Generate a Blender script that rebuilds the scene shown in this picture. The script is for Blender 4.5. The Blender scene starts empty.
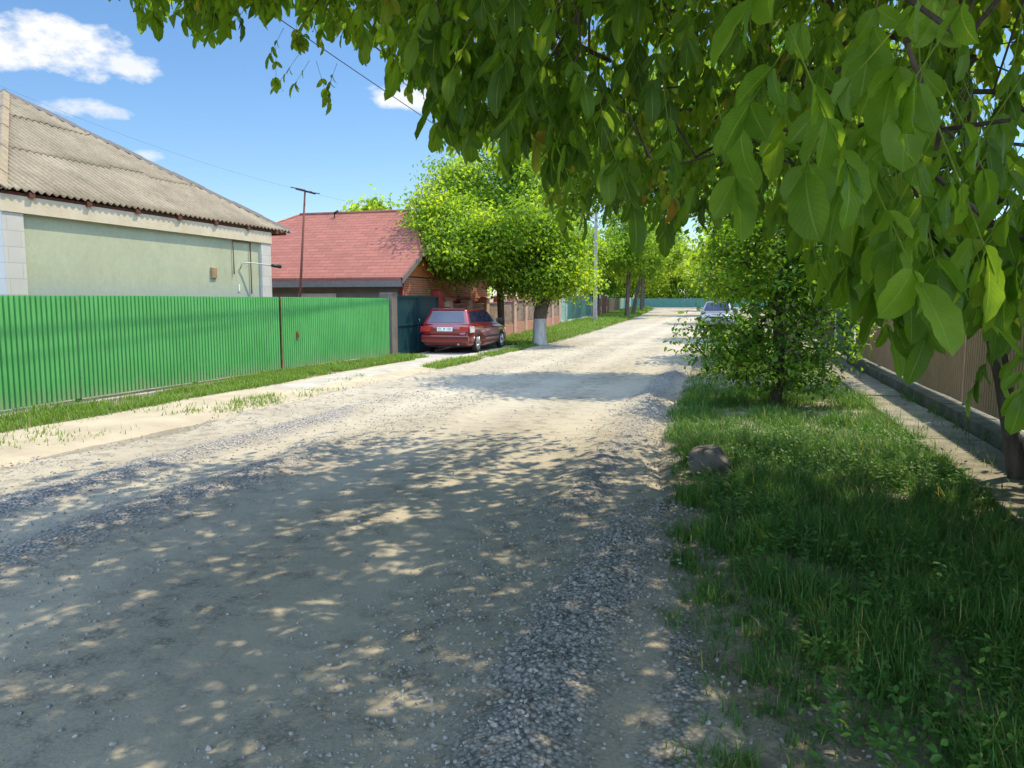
import bpy, bmesh, math, random
import numpy as np
from mathutils import Vector, Matrix
R = math.radians
rng = np.random.default_rng(7)
random.seed(7)
scene = bpy.context.scene
C = scene.collection

# ------------------------------------------------------------------ camera
YAW, PITCH, FPX, CAMZ = R(16.5), R(6.08), 770.0, 1.7
cam = bpy.data.objects.new('camera', bpy.data.cameras.new('camera'))
C.objects.link(cam)
cam.location = (0, 0, CAMZ)
cam.rotation_euler = (R(90) - PITCH, 0, YAW)
cam.data.sensor_width = 36.0
cam.data.lens = 36.0 * FPX / 1024.0
cam.data.clip_start = 0.05
cam.data.clip_end = 3000
scene.camera = cam
CM = np.array(cam.rotation_euler.to_matrix())
CAMP = np.array([0, 0, CAMZ])


def P(px, py, d):
    """world point seen at a pixel, d metres deep"""
    return CAMP + CM @ (np.array([(px - 512) / FPX, -(py - 384) / FPX, -1.0]) * d)


def proj(pts):
    q = (np.atleast_2d(pts) - CAMP) @ CM
    d = -q[:, 2]
    dd = np.where(np.abs(d) < 1e-4, 1e-4, d)
    return 512 + FPX * q[:, 0] / dd, 384 - FPX * q[:, 1] / dd, d


# ------------------------------------------------------------------ sky, sun, exposure
SUN_EL = R(62)
SUN_AZ = math.atan2(0.62, 0.78)          # from +Y towards +X
SUNV = Vector((math.cos(SUN_EL) * math.sin(SUN_AZ), math.cos(SUN_EL) * math.cos(SUN_AZ), math.sin(SUN_EL)))
world = bpy.data.worlds.new('World')
scene.world = world
world.use_nodes = True
wn, wl = world.node_tree.nodes, world.node_tree.links
wn.clear()
w_out = wn.new('ShaderNodeOutputWorld')
w_bg = wn.new('ShaderNodeBackground')
w_bg.inputs['Strength'].default_value = 0.108
w_sky = wn.new('ShaderNodeTexSky')
w_sky.sky_type = 'NISHITA'
w_sky.sun_disc = False
w_sky.sun_elevation = SUN_EL
w_sky.sun_rotation = SUN_AZ
w_sky.altitude = 100
w_sky.air_density = 1.0
w_sky.dust_density = 0.1
w_sky.ozone_density = 3.0
w_tc = wn.new('ShaderNodeTexCoord')


def wmath(op, a, b=None, c=None, clamp=False):
    n = wn.new('ShaderNodeMath'); n.operation = op; n.use_clamp = clamp
    for i, v in enumerate((a, b, c)):
        if v is None: continue
        if isinstance(v, (int, float)): n.inputs[i].default_value = v
        else: wl.new(v, n.inputs[i])
    return n.outputs[0]


def wdot(vec):
    n = wn.new('ShaderNodeVectorMath'); n.operation = 'DOT_PRODUCT'
    wl.new(w_tc.outputs['Generated'], n.inputs[0]); n.inputs[1].default_value = tuple(vec)
    return n.outputs['Value']


w_noise = wn.new('ShaderNodeTexNoise')
w_map = wn.new('ShaderNodeMapping')
w_map.inputs['Scale'].default_value = (1.0, 1.0, 1.9)
wl.new(w_tc.outputs['Generated'], w_map.inputs['Vector'])
wl.new(w_map.outputs[0], w_noise.inputs['Vector'])
w_noise.inputs['Scale'].default_value = 17.0
w_noise.inputs['Detail'].default_value = 8.0
w_noise.inputs['Roughness'].default_value = 0.62
cloud_mask = None
# azimuth left of the street, elevation, half sizes (degrees), strength
for (px, py, wx, wy, k) in ((40, 46, 95, 27, 1.0), (118, 62, 50, 13, .9), (82, 107, 42, 11, .75), (150, 156, 18, 7, .6),
                            (412, 96, 48, 17, .95), (366, 207, 14, 5, .35), (-140, 60, 90, 40, 1.0), (980, -260, 160, 60, .9), (300, -300, 200, 70, .9)):
    d = Vector(P(px, py, 1.0) - CAMP).normalized()
    t = Vector((0, 0, 1)).cross(d).normalized(); b = d.cross(t)
    a_ = wmath('DIVIDE', wdot(t), wx / FPX); b_ = wmath('DIVIDE', wdot(b), wy / FPX)
    r2 = wmath('ADD', wmath('POWER', wmath('ABSOLUTE', a_), 2.0), wmath('POWER', wmath('ABSOLUTE', b_), 2.0))
    m = wmath('SUBTRACT', 1.0, r2)
    m = wmath('ADD', wmath('MULTIPLY', m, .8), wmath('MULTIPLY', wmath('SUBTRACT', w_noise.outputs['Fac'], .58), 2.5))
    m = wmath('MULTIPLY', m, 2.0, clamp=True)
    front = wmath('GREATER_THAN', wdot(d), 0.3)
    m = wmath('MULTIPLY', wmath('MULTIPLY', m, front), k)
    cloud_mask = m if cloud_mask is None else wmath('MAXIMUM', cloud_mask, m)
w_hsv = wn.new('ShaderNodeHueSaturation')
w_hsv.inputs['Saturation'].default_value = 1.15; w_hsv.inputs['Value'].default_value = .9
wl.new(w_sky.outputs[0], w_hsv.inputs['Color'])
w_mix = wn.new('ShaderNodeMixRGB')
w_mix.inputs[2].default_value = (5.3, 5.4, 5.6, 1)
wl.new(cloud_mask, w_mix.inputs[0]); wl.new(w_hsv.outputs[0], w_mix.inputs[1])
# unseen bright bluish cloud added behind the camera as fill for the shade
fill_bank = wmath('SUBTRACT', wdot(Vector((.20, -.66, .72)).normalized()), .42)
fill_bank = wmath('ADD', wmath('MULTIPLY', fill_bank, 2.6), wmath('MULTIPLY', wmath('SUBTRACT', w_noise.outputs['Fac'], .5), 3.0))
fill_bank = wmath('MULTIPLY', fill_bank, 1.0, clamp=True)
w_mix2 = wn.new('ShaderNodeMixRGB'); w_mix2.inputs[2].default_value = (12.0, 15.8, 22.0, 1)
wl.new(fill_bank, w_mix2.inputs[0]); wl.new(w_mix.outputs[0], w_mix2.inputs[1])
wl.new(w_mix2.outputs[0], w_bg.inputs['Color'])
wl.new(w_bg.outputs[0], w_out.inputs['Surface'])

sun = bpy.data.objects.new('sun', bpy.data.lights.new('sun', 'SUN'))
C.objects.link(sun)
sun.data.energy = 4.0
sun.data.angle = R(0.53)
sun.data.color = (1.0, 0.86, 0.60)
sun.rotation_euler = (-SUNV).to_track_quat('-Z', 'Y').to_euler()
sun.location = (8, 10, 30)
scene.view_settings.view_transform = 'Standard'
scene.view_settings.look = 'None'
scene.view_settings.exposure = 0.80
scene.view_settings.gamma = 1.0
scene.view_settings.use_curve_mapping = False
scene.render.engine = 'CYCLES'
cy = scene.cycles
cy.max_bounces = 7; cy.diffuse_bounces = 4; cy.glossy_bounces = 2; cy.transmission_bounces = 5
cy.transparent_max_bounces = 4; cy.caustics_reflective = False; cy.caustics_refractive = False
cy.use_denoising = True


# ------------------------------------------------------------------ helpers
def tag(o, label, cat=None, group=None, kind=None):
    o['label'] = label
    if cat: o['category'] = cat
    if group: o['group'] = group
    if kind: o['kind'] = kind
    return o


def empty(name, loc=(0, 0, 0), rz=0.0):
    o = bpy.data.objects.new(name, None)
    C.objects.link(o); o.location = loc; o.rotation_euler = (0, 0, rz)
    o.empty_display_size = .2
    return o


def npmesh(name, V, F, m, parent=None, smooth=False, tint=None, uv=None):
    V = np.asarray(V, dtype=np.float32); F = np.asarray(F, dtype=np.int32)
    me = bpy.data.meshes.new(name)
    k = F.shape[1]
    me.vertices.add(len(V)); me.vertices.foreach_set('co', V.ravel())
    me.loops.add(F.size); me.loops.foreach_set('vertex_index', F.ravel())
    me.polygons.add(len(F)); me.polygons.foreach_set('loop_start', np.arange(0, F.size, k, dtype=np.int32))
    me.polygons.foreach_set('use_smooth', np.full(len(F), bool(smooth)))
    if tint is not None:
        a = me.attributes.new('tint', 'FLOAT', 'POINT'); a.data.foreach_set('value', np.asarray(tint, dtype=np.float32))
    if uv is not None:
        u = me.uv_layers.new(name='UVMap')
        u.data.foreach_set('uv', np.asarray(uv, dtype=np.float32)[F.ravel()].ravel())
    me.update(calc_edges=True)
    if m is not None: me.materials.append(m)
    o = bpy.data.objects.new(name, me); C.objects.link(o)
    if parent is not None: o.parent = parent
    return o


class MB:
    """collects shapes, links them as one mesh object"""
    def __init__(s): s.bm = bmesh.new()

    def box(s, x0, x1, y0, y1, z0, z1, bevel=0.0, rot=None):
        r = bmesh.ops.create_cube(s.bm, size=1.0)
        vs = r['verts']
        c = Vector(((x0 + x1) / 2, (y0 + y1) / 2, (z0 + z1) / 2))
        for v in vs:
            v.co = Vector((v.co.x * (x1 - x0), v.co.y * (y1 - y0), v.co.z * (z1 - z0)))
            if rot is not None: v.co = rot @ v.co
            v.co += c
        if bevel:
            es = list({e for v in vs for e in v.link_edges})
            bmesh.ops.bevel(s.bm, geom=es, offset=bevel, segments=2, profile=.5, affect='EDGES')
        return s

    def poly(s, pts):
        s.bm.faces.new([s.bm.verts.new(p) for p in pts]); return s

    def prism(s, pts, vec):
        """closed solid: polygon pts swept by vec"""
        a = [s.bm.verts.new(p) for p in pts]
        b = [s.bm.verts.new(Vector(p) + Vector(vec)) for p in pts]
        n = len(pts)
        s.bm.faces.new(a[::-1]); s.bm.faces.new(b)
        for i in range(n): s.bm.faces.new((a[i], a[(i + 1) % n], b[(i + 1) % n], b[i]))
        return s

    def tube(s, pts, r, n=8, cap=True):
        pts = [Vector(p) for p in pts]
        rs = r if isinstance(r, (list, tuple)) else [r] * len(pts)
        rings = []
        for i, p in enumerate(pts):
            d = (pts[min(i + 1, len(pts) - 1)] - pts[max(i - 1, 0)]).normalized()
            a = d.cross(Vector((0, 0, 1)) if abs(d.z) < .9 else Vector((1, 0, 0))).normalized(); b = d.cross(a)
            rings.append([s.bm.verts.new(p + (a * math.cos(2 * math.pi * k / n) + b * math.sin(2 * math.pi * k / n)) * rs[i]) for k in range(n)])
        for i in range(len(pts) - 1):
            for k in range(n):
                f = s.bm.faces.new((rings[i][k], rings[i][(k + 1) % n], rings[i + 1][(k + 1) % n], rings[i + 1][k])); f.smooth = True
        if cap: s.bm.faces.new(rings[0][::-1]); s.bm.faces.new(rings[-1])
        return s

    def build(s, name, m, parent=None, smooth=False):
        bmesh.ops.recalc_face_normals(s.bm, faces=s.bm.faces)
        me = bpy.data.meshes.new(name); s.bm.to_mesh(me); s.bm.free()
        if smooth:
            for p in me.polygons: p.use_smooth = True
        me.materials.append(m)
        o = bpy.data.objects.new(name, me); C.objects.link(o)
        if parent is not None: o.parent = parent
        return o


def copy_tree(o, parent=None):
    c = o.copy(); C.objects.link(c); c.parent = parent
    for ch in list(o.children): copy_tree(ch, c)
    return c


def vnoise(x, y, seed=0):
    """smooth lattice noise 0..1"""
    xi = np.floor(x).astype(np.int64); yi = np.floor(y).astype(np.int64)
    fx = x - xi; fy = y - yi
    fx = fx * fx * (3 - 2 * fx); fy = fy * fy * (3 - 2 * fy)

    def h(a, b):
        n = (a * 374761393 + b * 668265263 + seed * 1442695041) & 0x7fffffff
        n = ((n ^ (n >> 13)) * 1274126177) & 0x7fffffff
        return ((n ^ (n >> 16)) & 0xffff) / 65535.0
    return (h(xi, yi) * (1 - fx) + h(xi + 1, yi) * fx) * (1 - fy) + (h(xi, yi + 1) * (1 - fx) + h(xi + 1, yi + 1) * fx) * fy


def fbm(x, y, seed=0, oct=4):
    s = 0; a = .5; t = 0
    for i in range(oct):
        s = s + a * vnoise(x * 2 ** i, y * 2 ** i, seed + i * 17); t += a; a *= .5
    return s / t


def sst(a, b, x):
    t = np.clip((x - a) / (b - a), 0, 1); return t * t * (3 - 2 * t)


# ------------------------------------------------------------------ materials
def newmat(name):
    m = bpy.data.materials.new(name); m.use_nodes = True
    n = m.node_tree.nodes; l = m.node_tree.links
    return m, n, l, n['Principled BSDF']


def noise_node(n, l, scale, detail=5, rough=.6, coord='Object', vec=None, mapscale=None):
    t = n.new('ShaderNodeTexNoise'); t.inputs['Scale'].default_value = scale
    t.inputs['Detail'].default_value = detail; t.inputs['Roughness'].default_value = rough
    if vec is None:
        tc = n.new('ShaderNodeTexCoord'); vec = tc.outputs[coord]
    if mapscale:
        mp = n.new('ShaderNodeMapping'); mp.inputs['Scale'].default_value = mapscale
        l.new(vec, mp.inputs['Vector']); vec = mp.outputs[0]
    l.new(vec, t.inputs['Vector'])
    return t


def ramp(n, l, fac, stops):
    r = n.new('ShaderNodeValToRGB'); e = r.color_ramp.elements
    while len(e) < len(stops): e.new(.5)
    for i, (p, c) in enumerate(stops):
        e[i].position = p; e[i].color = (*c, 1)
    l.new(fac, r.inputs['Fac'])
    return r.outputs['Color']


def mixc(n, l, fac, a, b, mode='MIX'):
    m = n.new('ShaderNodeMixRGB'); m.blend_type = mode
    for i, v in enumerate((fac, a, b)):
        if isinstance(v, (int, float)): m.inputs[i].default_value = v
        elif isinstance(v, tuple): m.inputs[i].default_value = (*v, 1)
        else: l.new(v, m.inputs[i])
    return m.outputs[0]


def M(name, c1, c2=None, scale=3.0, rough=.8, bump=0.0, bscale=40.0, metal=0.0, lo=.3, hi=.7, mapscale=None, spec=.3, coat=0):
    m, n, l, b = newmat(name)
    c2 = c2 or tuple(v * .72 for v in c1)
    t = noise_node(n, l, scale, mapscale=mapscale)
    l.new(ramp(n, l, t.outputs['Fac'], [(lo, c2), (hi, c1)]), b.inputs['Base Color'])
    b.inputs['Roughness'].default_value = rough; b.inputs['Metallic'].default_value = metal
    b.inputs['Specular IOR Level'].default_value = spec
    b.inputs['Coat Weight'].default_value = coat
    if bump:
        t2 = noise_node(n, l, bscale); bp = n.new('ShaderNodeBump')
        bp.inputs['Strength'].default_value = bump; bp.inputs['Distance'].default_value = .02
        l.new(t2.outputs['Fac'], bp.inputs['Height']); l.new(bp.outputs[0], b.inputs['Normal'])
    return m


def fencemat(name, c1, c2, dirt=(.30, .26, .19)):
    m, n, l, b = newmat(name)
    t = noise_node(n, l, 1.1, 5); f = noise_node(n, l, 7.0, 6, .7, mapscale=(1, 1, .35))
    col = ramp(n, l, t.outputs['Fac'], [(.3, c2), (.7, c1)])
    col = mixc(n, l, .35, col, ramp(n, l, f.outputs['Fac'], [(.3, (.70, .72, .70)), (.6, (1.06, 1.06, 1.06))]), 'MULTIPLY')
    tc = n.new('ShaderNodeTexCoord'); sp = n.new('ShaderNodeSeparateXYZ'); l.new(tc.outputs['Object'], sp.inputs[0])
    ad = n.new('ShaderNodeMath'); ad.operation = 'MULTIPLY_ADD'; ad.inputs[1].default_value = -.9
    l.new(f.outputs['Fac'], ad.inputs[0]); l.new(sp.outputs[2], ad.inputs[2])
    mr = n.new('ShaderNodeMapRange'); mr.inputs['From Min'].default_value = -.42; mr.inputs['From Max'].default_value = -.05
    mr.inputs['To Min'].default_value = .55; mr.inputs['To Max'].default_value = 0
    l.new(ad.outputs[0], mr.inputs['Value'])
    l.new(mixc(n, l, mr.outputs[0], col, dirt), b.inputs['Base Color'])
    b.inputs['Roughness'].default_value = .85; b.inputs['Specular IOR Level'].default_value = .0
    return m


def brickmat(name, c1, c2, mortar, axes, bw, bh, ms=.012, rough=.85, bump=.4, offset=.5, stain=.25, bias=0.0):
    m, n, l, b = newmat(name)
    tc = n.new('ShaderNodeTexCoord'); sp = n.new('ShaderNodeSeparateXYZ'); cb = n.new('ShaderNodeCombineXYZ')
    l.new(tc.outputs['Object'], sp.inputs[0])
    l.new(sp.outputs[axes[0]], cb.inputs[0]); l.new(sp.outputs[axes[1]], cb.inputs[1])
    t = n.new('ShaderNodeTexBrick'); l.new(cb.outputs[0], t.inputs['Vector'])
    t.inputs['Scale'].default_value = 1.0; t.inputs['Brick Width'].default_value = bw; t.inputs['Row Height'].default_value = bh
    t.inputs['Mortar Size'].default_value = ms; t.inputs['Bias'].default_value = bias; t.offset = offset
    t.inputs['Color1'].default_value = (*c1, 1); t.inputs['Color2'].default_value = (*c2, 1); t.inputs['Mortar'].default_value = (*mortar, 1)
    ns = noise_node(n, l, 2.2, 6)
    col = mixc(n, l, stain, t.outputs['Color'], ramp(n, l, ns.outputs['Fac'], [(.3, (.25, .25, .25)), (.7, (1, 1, 1))]), 'MULTIPLY')
    l.new(col, b.inputs['Base Color']); b.inputs['Roughness'].default_value = rough
    b.inputs['Specular IOR Level'].default_value = .25
    bp = n.new('ShaderNodeBump'); bp.inputs['Strength'].default_value = bump; bp.inputs['Distance'].default_value = .01
    bp.invert = True
    l.new(t.outputs['Fac'], bp.inputs['Height']); l.new(bp.outputs[0], b.inputs['Normal'])
    return m


def leafmat(name, stops, trans, tw=.45, rough=.45, veins=False, spec=.3):
    """stops: colour by the tint attribute; trans: multiplies colour for transmitted light"""
    m, n, l, b = newmat(name)
    at = n.new('ShaderNodeAttribute'); at.attribute_name = 'tint'
    col = ramp(n, l, at.outputs['Fac'], stops)
    if veins:
        uv = n.new('ShaderNodeTexCoord'); sp = n.new('ShaderNodeSeparateXYZ'); l.new(uv.outputs['UV'], sp.inputs[0])

        def mm(op, a, bb=None):
            q = n.new('ShaderNodeMath'); q.operation = op
            for i, v in enumerate((a, bb)):
                if v is None: continue
                if isinstance(v, (int, float)): q.inputs[i].default_value = v
                else: l.new(v, q.inputs[i])
            return q.outputs[0]
        au = mm('ABSOLUTE', mm('SUBTRACT', sp.outputs[0], .5))
        mid = mm('LESS_THAN', au, .022)
        # side veins sweep forward from the midrib
        ph = mm('SUBTRACT', sp.outputs[1], mm('MULTIPLY', au, .55))
        side = mm('LESS_THAN', mm('ABSOLUTE', mm('SUBTRACT', mm('FRACT', mm('MULTIPLY', ph, 11.0)), .5)), .06)
        v = mm('MAXIMUM', mid, mm('MULTIPLY', side, .35))
        col = mixc(n, l, mm('MULTIPLY', v, .8), col, (.26, .34, .08))
        ns = noise_node(n, l, 25.0, 3, coord='Object')
        col = mixc(n, l, .3, col, ramp(n, l, ns.outputs['Fac'], [(.35, (.6, .62, .5)), (.65, (1.1, 1.1, 1.0))]), 'MULTIPLY')
        bp = n.new('ShaderNodeBump'); bp.inputs['Strength'].default_value = .25; bp.inputs['Distance'].default_value = .004
        l.new(v, bp.inputs['Height']); l.new(bp.outputs[0], b.inputs['Normal'])
    l.new(col, b.inputs['Base Color'])
    b.inputs['Roughness'].default_value = rough
    b.inputs['Specular IOR Level'].default_value = spec
    tr = n.new('ShaderNodeBsdfTranslucent')
    l.new(mixc(n, l, 1.0, col, trans, 'MULTIPLY'), tr.inputs['Color'])
    mx = n.new('ShaderNodeMixShader'); mx.inputs[0].default_value = tw
    l.new(b.outputs[0], mx.inputs[1]); l.new(tr.outputs[0], mx.inputs[2])
    l.new(mx.outputs[0], n['Material Output'].inputs['Surface'])
    return m


def roadmat():
    m, n, l, b = newmat('crushed_limestone')
    big = noise_node(n, l, .55, 5, .6)
    mid = noise_node(n, l, 5.0, 6, .7)
    fine = noise_node(n, l, 55.0, 4, .75)
    col = ramp(n, l, big.outputs['Fac'], [(.3, (.29, .265, .22)), (.7, (.385, .35, .285))])
    col = mixc(n, l, .65, col, ramp(n, l, mid.outputs['Fac'], [(.3, (.78, .78, .79)), (.72, (1.1, 1.09, 1.06))]), 'MULTIPLY')
    col = mixc(n, l, .8, col, ramp(n, l, fine.outputs['Fac'], [(.32, (.72, .72, .74)), (.5, (.98, .98, .98)), (.72, (1.2, 1.18, 1.16))]), 'MULTIPLY')
    vo = n.new('ShaderNodeTexVoronoi'); vo.inputs['Scale'].default_value = 42.0
    tc = n.new('ShaderNodeTexCoord'); l.new(tc.outputs['Object'], vo.inputs['Vector'])
    # coarse stones pressed into the surface, only where the mid noise is low
    msk = ramp(n, l, mid.outputs['Fac'], [(.36, (.8, .8, .8)), (.50, (0, 0, 0))])
    sc = mixc(n, l, 1.0, ramp(n, l, vo.outputs['Distance'], [(.15, (1.15, 1.15, 1.15)), (.6, (.45, .45, .47))]), col, 'MULTIPLY')
    col = mixc(n, l, msk, col, sc)
    sx = n.new('ShaderNodeSeparateXYZ'); l.new(tc.outputs['Object'], sx.inputs[0])
    tr = None
    for c in (-2.15, -3.65, -5.2):
        q = n.new('ShaderNodeMath'); q.operation = 'SUBTRACT'; q.inputs[1].default_value = c; l.new(sx.outputs[0], q.inputs[0])
        q2 = n.new('ShaderNodeMath'); q2.operation = 'ABSOLUTE'; l.new(q.outputs[0], q2.inputs[0])
        q3 = n.new('ShaderNodeMapRange'); q3.inputs['From Min'].default_value = .12; q3.inputs['From Max'].default_value = .5; q3.inputs['To Min'].default_value = 1; q3.inputs['To Max'].default_value = 0
        l.new(q2.outputs[0], q3.inputs['Value'])
        if tr is None: tr = q3.outputs[0]
        else:
            q4 = n.new('ShaderNodeMath'); q4.operation = 'MAXIMUM'; l.new(tr, q4.inputs[0]); l.new(q3.outputs[0], q4.inputs[1]); tr = q4.outputs[0]
    q5 = n.new('ShaderNodeMath'); q5.operation = 'MULTIPLY'; l.new(tr, q5.inputs[0]); l.new(big.outputs['Fac'], q5.inputs[1])
    col = mixc(n, l, q5.outputs[0], col, (.40, .365, .30))
    # heaps and strips of clean grey crushed stone
    at = n.new('ShaderNodeAttribute'); at.attribute_name = 'tint'
    v2 = n.new('ShaderNodeTexVoronoi'); v2.inputs['Scale'].default_value = 50.0; l.new(tc.outputs['Object'], v2.inputs['Vector'])
    stone = ramp(n, l, v2.outputs['Distance'], [(.1, (1.25, 1.22, 1.2)), (.45, (.8, .8, .82)), (.75, (.28, .28, .30))])
    v3 = n.new('ShaderNodeSeparateColor'); l.new(v2.outputs['Color'], v3.inputs[0])
    stone = mixc(n, l, 1.0, stone, ramp(n, l, v3.outputs[0], [(0, (.21, .205, .205)), (.6, (.32, .31, .30)), (1, (.44, .42, .385))]), 'MULTIPLY')
    ga = n.new('ShaderNodeMath'); ga.operation = 'MULTIPLY_ADD'; ga.inputs[1].default_value = 1.1
    l.new(mid.outputs['Fac'], ga.inputs[0]); l.new(at.outputs['Fac'], ga.inputs[2])
    gm = n.new('ShaderNodeMapRange'); gm.inputs['From Min'].default_value = .78; gm.inputs['From Max'].default_value = 1.15
    gm.inputs['To Max'].default_value = .9
    l.new(ga.outputs[0], gm.inputs['Value'])
    col = mixc(n, l, gm.outputs[0], col, stone)
    l.new(col, b.inputs['Base Color'])
    b.inputs['Roughness'].default_value = .95; b.inputs['Specular IOR Level'].default_value = .15
    bp = n.new('ShaderNodeBump'); bp.inputs['Strength'].default_value = .5; bp.inputs['Distance'].default_value = .008
    ad = n.new('ShaderNodeMath'); ad.operation = 'ADD'
    l.new(fine.outputs['Fac'], ad.inputs[0]); l.new(mid.outputs['Fac'], ad.inputs[1])
    l.new(ad.outputs[0], bp.inputs['Height']); l.new(bp.outputs[0], b.inputs['Normal'])
    return m


def gravelmat():
    m, n, l, b = newmat('loose_gravel')
    at = n.new('ShaderNodeAttribute'); at.attribute_name = 'tint'
    l.new(ramp(n, l, at.outputs['Fac'], [(0, (.21, .205, .20)), (.35, (.31, .30, .285)), (.8, (.39, .37, .34)), (1, (.45, .43, .39))]), b.inputs['Base Color'])
    b.inputs['Roughness'].default_value = .9; b.inputs['Specular IOR Level'].default_value = .2
    return m


def soilmat():
    m, n, l, b = newmat('dry_stony_soil')
    big = noise_node(n, l, 1.6, 6, .65); fine = noise_node(n, l, 48, 5, .75); mid = noise_node(n, l, 11, 6, .7)
    col = ramp(n, l, big.outputs['Fac'], [(.32, (.19, .165, .125)), (.68, (.35, .325, .275))])
    col = mixc(n, l, .8, col, ramp(n, l, mid.outputs['Fac'], [(.3, (.55, .55, .52)), (.7, (1.15, 1.13, 1.1))]), 'MULTIPLY')
    col = mixc(n, l, .8, col, ramp(n, l, fine.outputs['Fac'], [(.3, (.5, .5, .5)), (.5, (.95, .95, .95)), (.72, (1.4, 1.37, 1.33))]), 'MULTIPLY')
    l.new(col, b.inputs['Base Color']); b.inputs['Roughness'].default_value = .97; b.inputs['Specular IOR Level'].default_value = .15
    ad = n.new('ShaderNodeMath'); ad.operation = 'ADD'; l.new(fine.outputs['Fac'], ad.inputs[0]); l.new(mid.outputs['Fac'], ad.inputs[1])
    bp = n.new('ShaderNodeBump'); bp.inputs['Strength'].default_value = .8; bp.inputs['Distance'].default_value = .014
    l.new(ad.outputs[0], bp.inputs['Height']); l.new(bp.outputs[0], b.inputs['Normal'])
    return m


def slatemat():
    m, n, l, b = newmat('weathered_fibre_cement')
    a = noise_node(n, l, 1.3, 6, .65)
    f = noise_node(n, l, 22.0, 5, .7)
    col = ramp(n, l, a.outputs['Fac'], [(.3, (.175, .148, .108)), (.5, (.235, .20, .148)), (.72, (.295, .255, .19))])
    col = mixc(n, l, .6, col, ramp(n, l, f.outputs['Fac'], [(.3, (.6, .58, .55)), (.65, (1.1, 1.1, 1.1))]), 'MULTIPLY')
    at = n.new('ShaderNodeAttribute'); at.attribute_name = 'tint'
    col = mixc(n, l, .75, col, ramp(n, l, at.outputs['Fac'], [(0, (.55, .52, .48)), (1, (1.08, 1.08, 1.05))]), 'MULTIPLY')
    l.new(col, b.inputs['Base Color']); b.inputs['Roughness'].default_value = .92; b.inputs['Specular IOR Level'].default_value = .15
    return m


def plastermat():
    m, n, l, b = newmat('pale_green_plaster')
    a = noise_node(n, l, .9, 5, .6); f = noise_node(n, l, 9, 6, .7)
    col = ramp(n, l, a.outputs['Fac'], [(.3, (.37, .39, .27)), (.7, (.45, .475, .335))])
    col = mixc(n, l, .35, col, ramp(n, l, f.outputs['Fac'], [(.3, (.7, .72, .7)), (.6, (1.05, 1.05, 1.05))]), 'MULTIPLY')
    # rising damp: a blue grey band that belongs to the wall's foot
    tc = n.new('ShaderNodeTexCoord'); sp = n.new('ShaderNodeSeparateXYZ'); l.new(tc.outputs['Object'], sp.inputs[0])
    ad = n.new('ShaderNodeMath'); ad.operation = 'MULTIPLY_ADD'; ad.inputs[1].default_value = .35
    l.new(f.outputs['Fac'], ad.inputs[0]); l.new(sp.outputs[2], ad.inputs[2])
    k = ramp(n, l, ad.outputs[0], [(0, (1, 1, 1)), (1, (0, 0, 0))])
    mr = n.new('ShaderNodeMapRange'); mr.inputs['From Min'].default_value = 2.0; mr.inputs['From Max'].default_value = 2.35
    mr.inputs['To Min'].default_value = .75; mr.inputs['To Max'].default_value = 0
    l.new(ad.outputs[0], mr.inputs['Value'])
    col = mixc(n, l, mr.outputs[0], col, (.30, .35, .34))
    l.new(col, b.inputs['Base Color']); b.inputs['Roughness'].default_value = .9; b.inputs['Specular IOR Level'].default_value = .2
    return m


def barkmat(name, c1, c2):
    return M(name, c1, c2, scale=9, rough=.95, bump=.9, bscale=26, mapscale=(1, 1, .25))


def whitewashmat():
    """bark limewashed below 1.05 m"""
    m, n, l, b = newmat('limewashed_bark')
    a = noise_node(n, l, 10, 6, .7, mapscale=(1, 1, .3))
    bark = ramp(n, l, a.outputs['Fac'], [(.3, (.05, .035, .025)), (.7, (.17, .13, .10))])
    lime = ramp(n, l, a.outputs['Fac'], [(.25, (.28, .26, .25)), (.6, (.50, .49, .47))])
    tc = n.new('ShaderNodeTexCoord'); sp = n.new('ShaderNodeSeparateXYZ'); l.new(tc.outputs['Object'], sp.inputs[0])
    g = n.new('ShaderNodeMath'); g.operation = 'LESS_THAN'; g.inputs[1].default_value = 1.02
    l.new(sp.outputs[2], g.inputs[0])
    l.new(mixc(n, l, g.outputs[0], bark, lime), b.inputs['Base Color']); b.inputs['Roughness'].default_value = .95
    bp = n.new('ShaderNodeBump'); bp.inputs['Strength'].default_value = .8; bp.inputs['Distance'].default_value = .03
    l.new(a.outputs['Fac'], bp.inputs['Height']); l.new(bp.outputs[0], b.inputs['Normal'])
    return m


def glassmat(name, c=(.02, .03, .05)):
    m, n, l, b = newmat(name)
    b.inputs['Base Color'].default_value = (*c, 1); b.inputs['Roughness'].default_value = .06
    b.inputs['Specular IOR Level'].default_value = .9
    return m


def paint(name, c, rough=.3, coat=1.0):
    m, n, l, b = newmat(name)
    t = noise_node(n, l, 3, 4)
    l.new(ramp(n, l, t.outputs['Fac'], [(.3, tuple(v * .85 for v in c)), (.7, c)]), b.inputs['Base Color'])
    b.inputs['Roughness'].default_value = rough; b.inputs['Coat Weight'].default_value = coat; b.inputs['Coat Roughness'].default_value = .05
    return m


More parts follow.
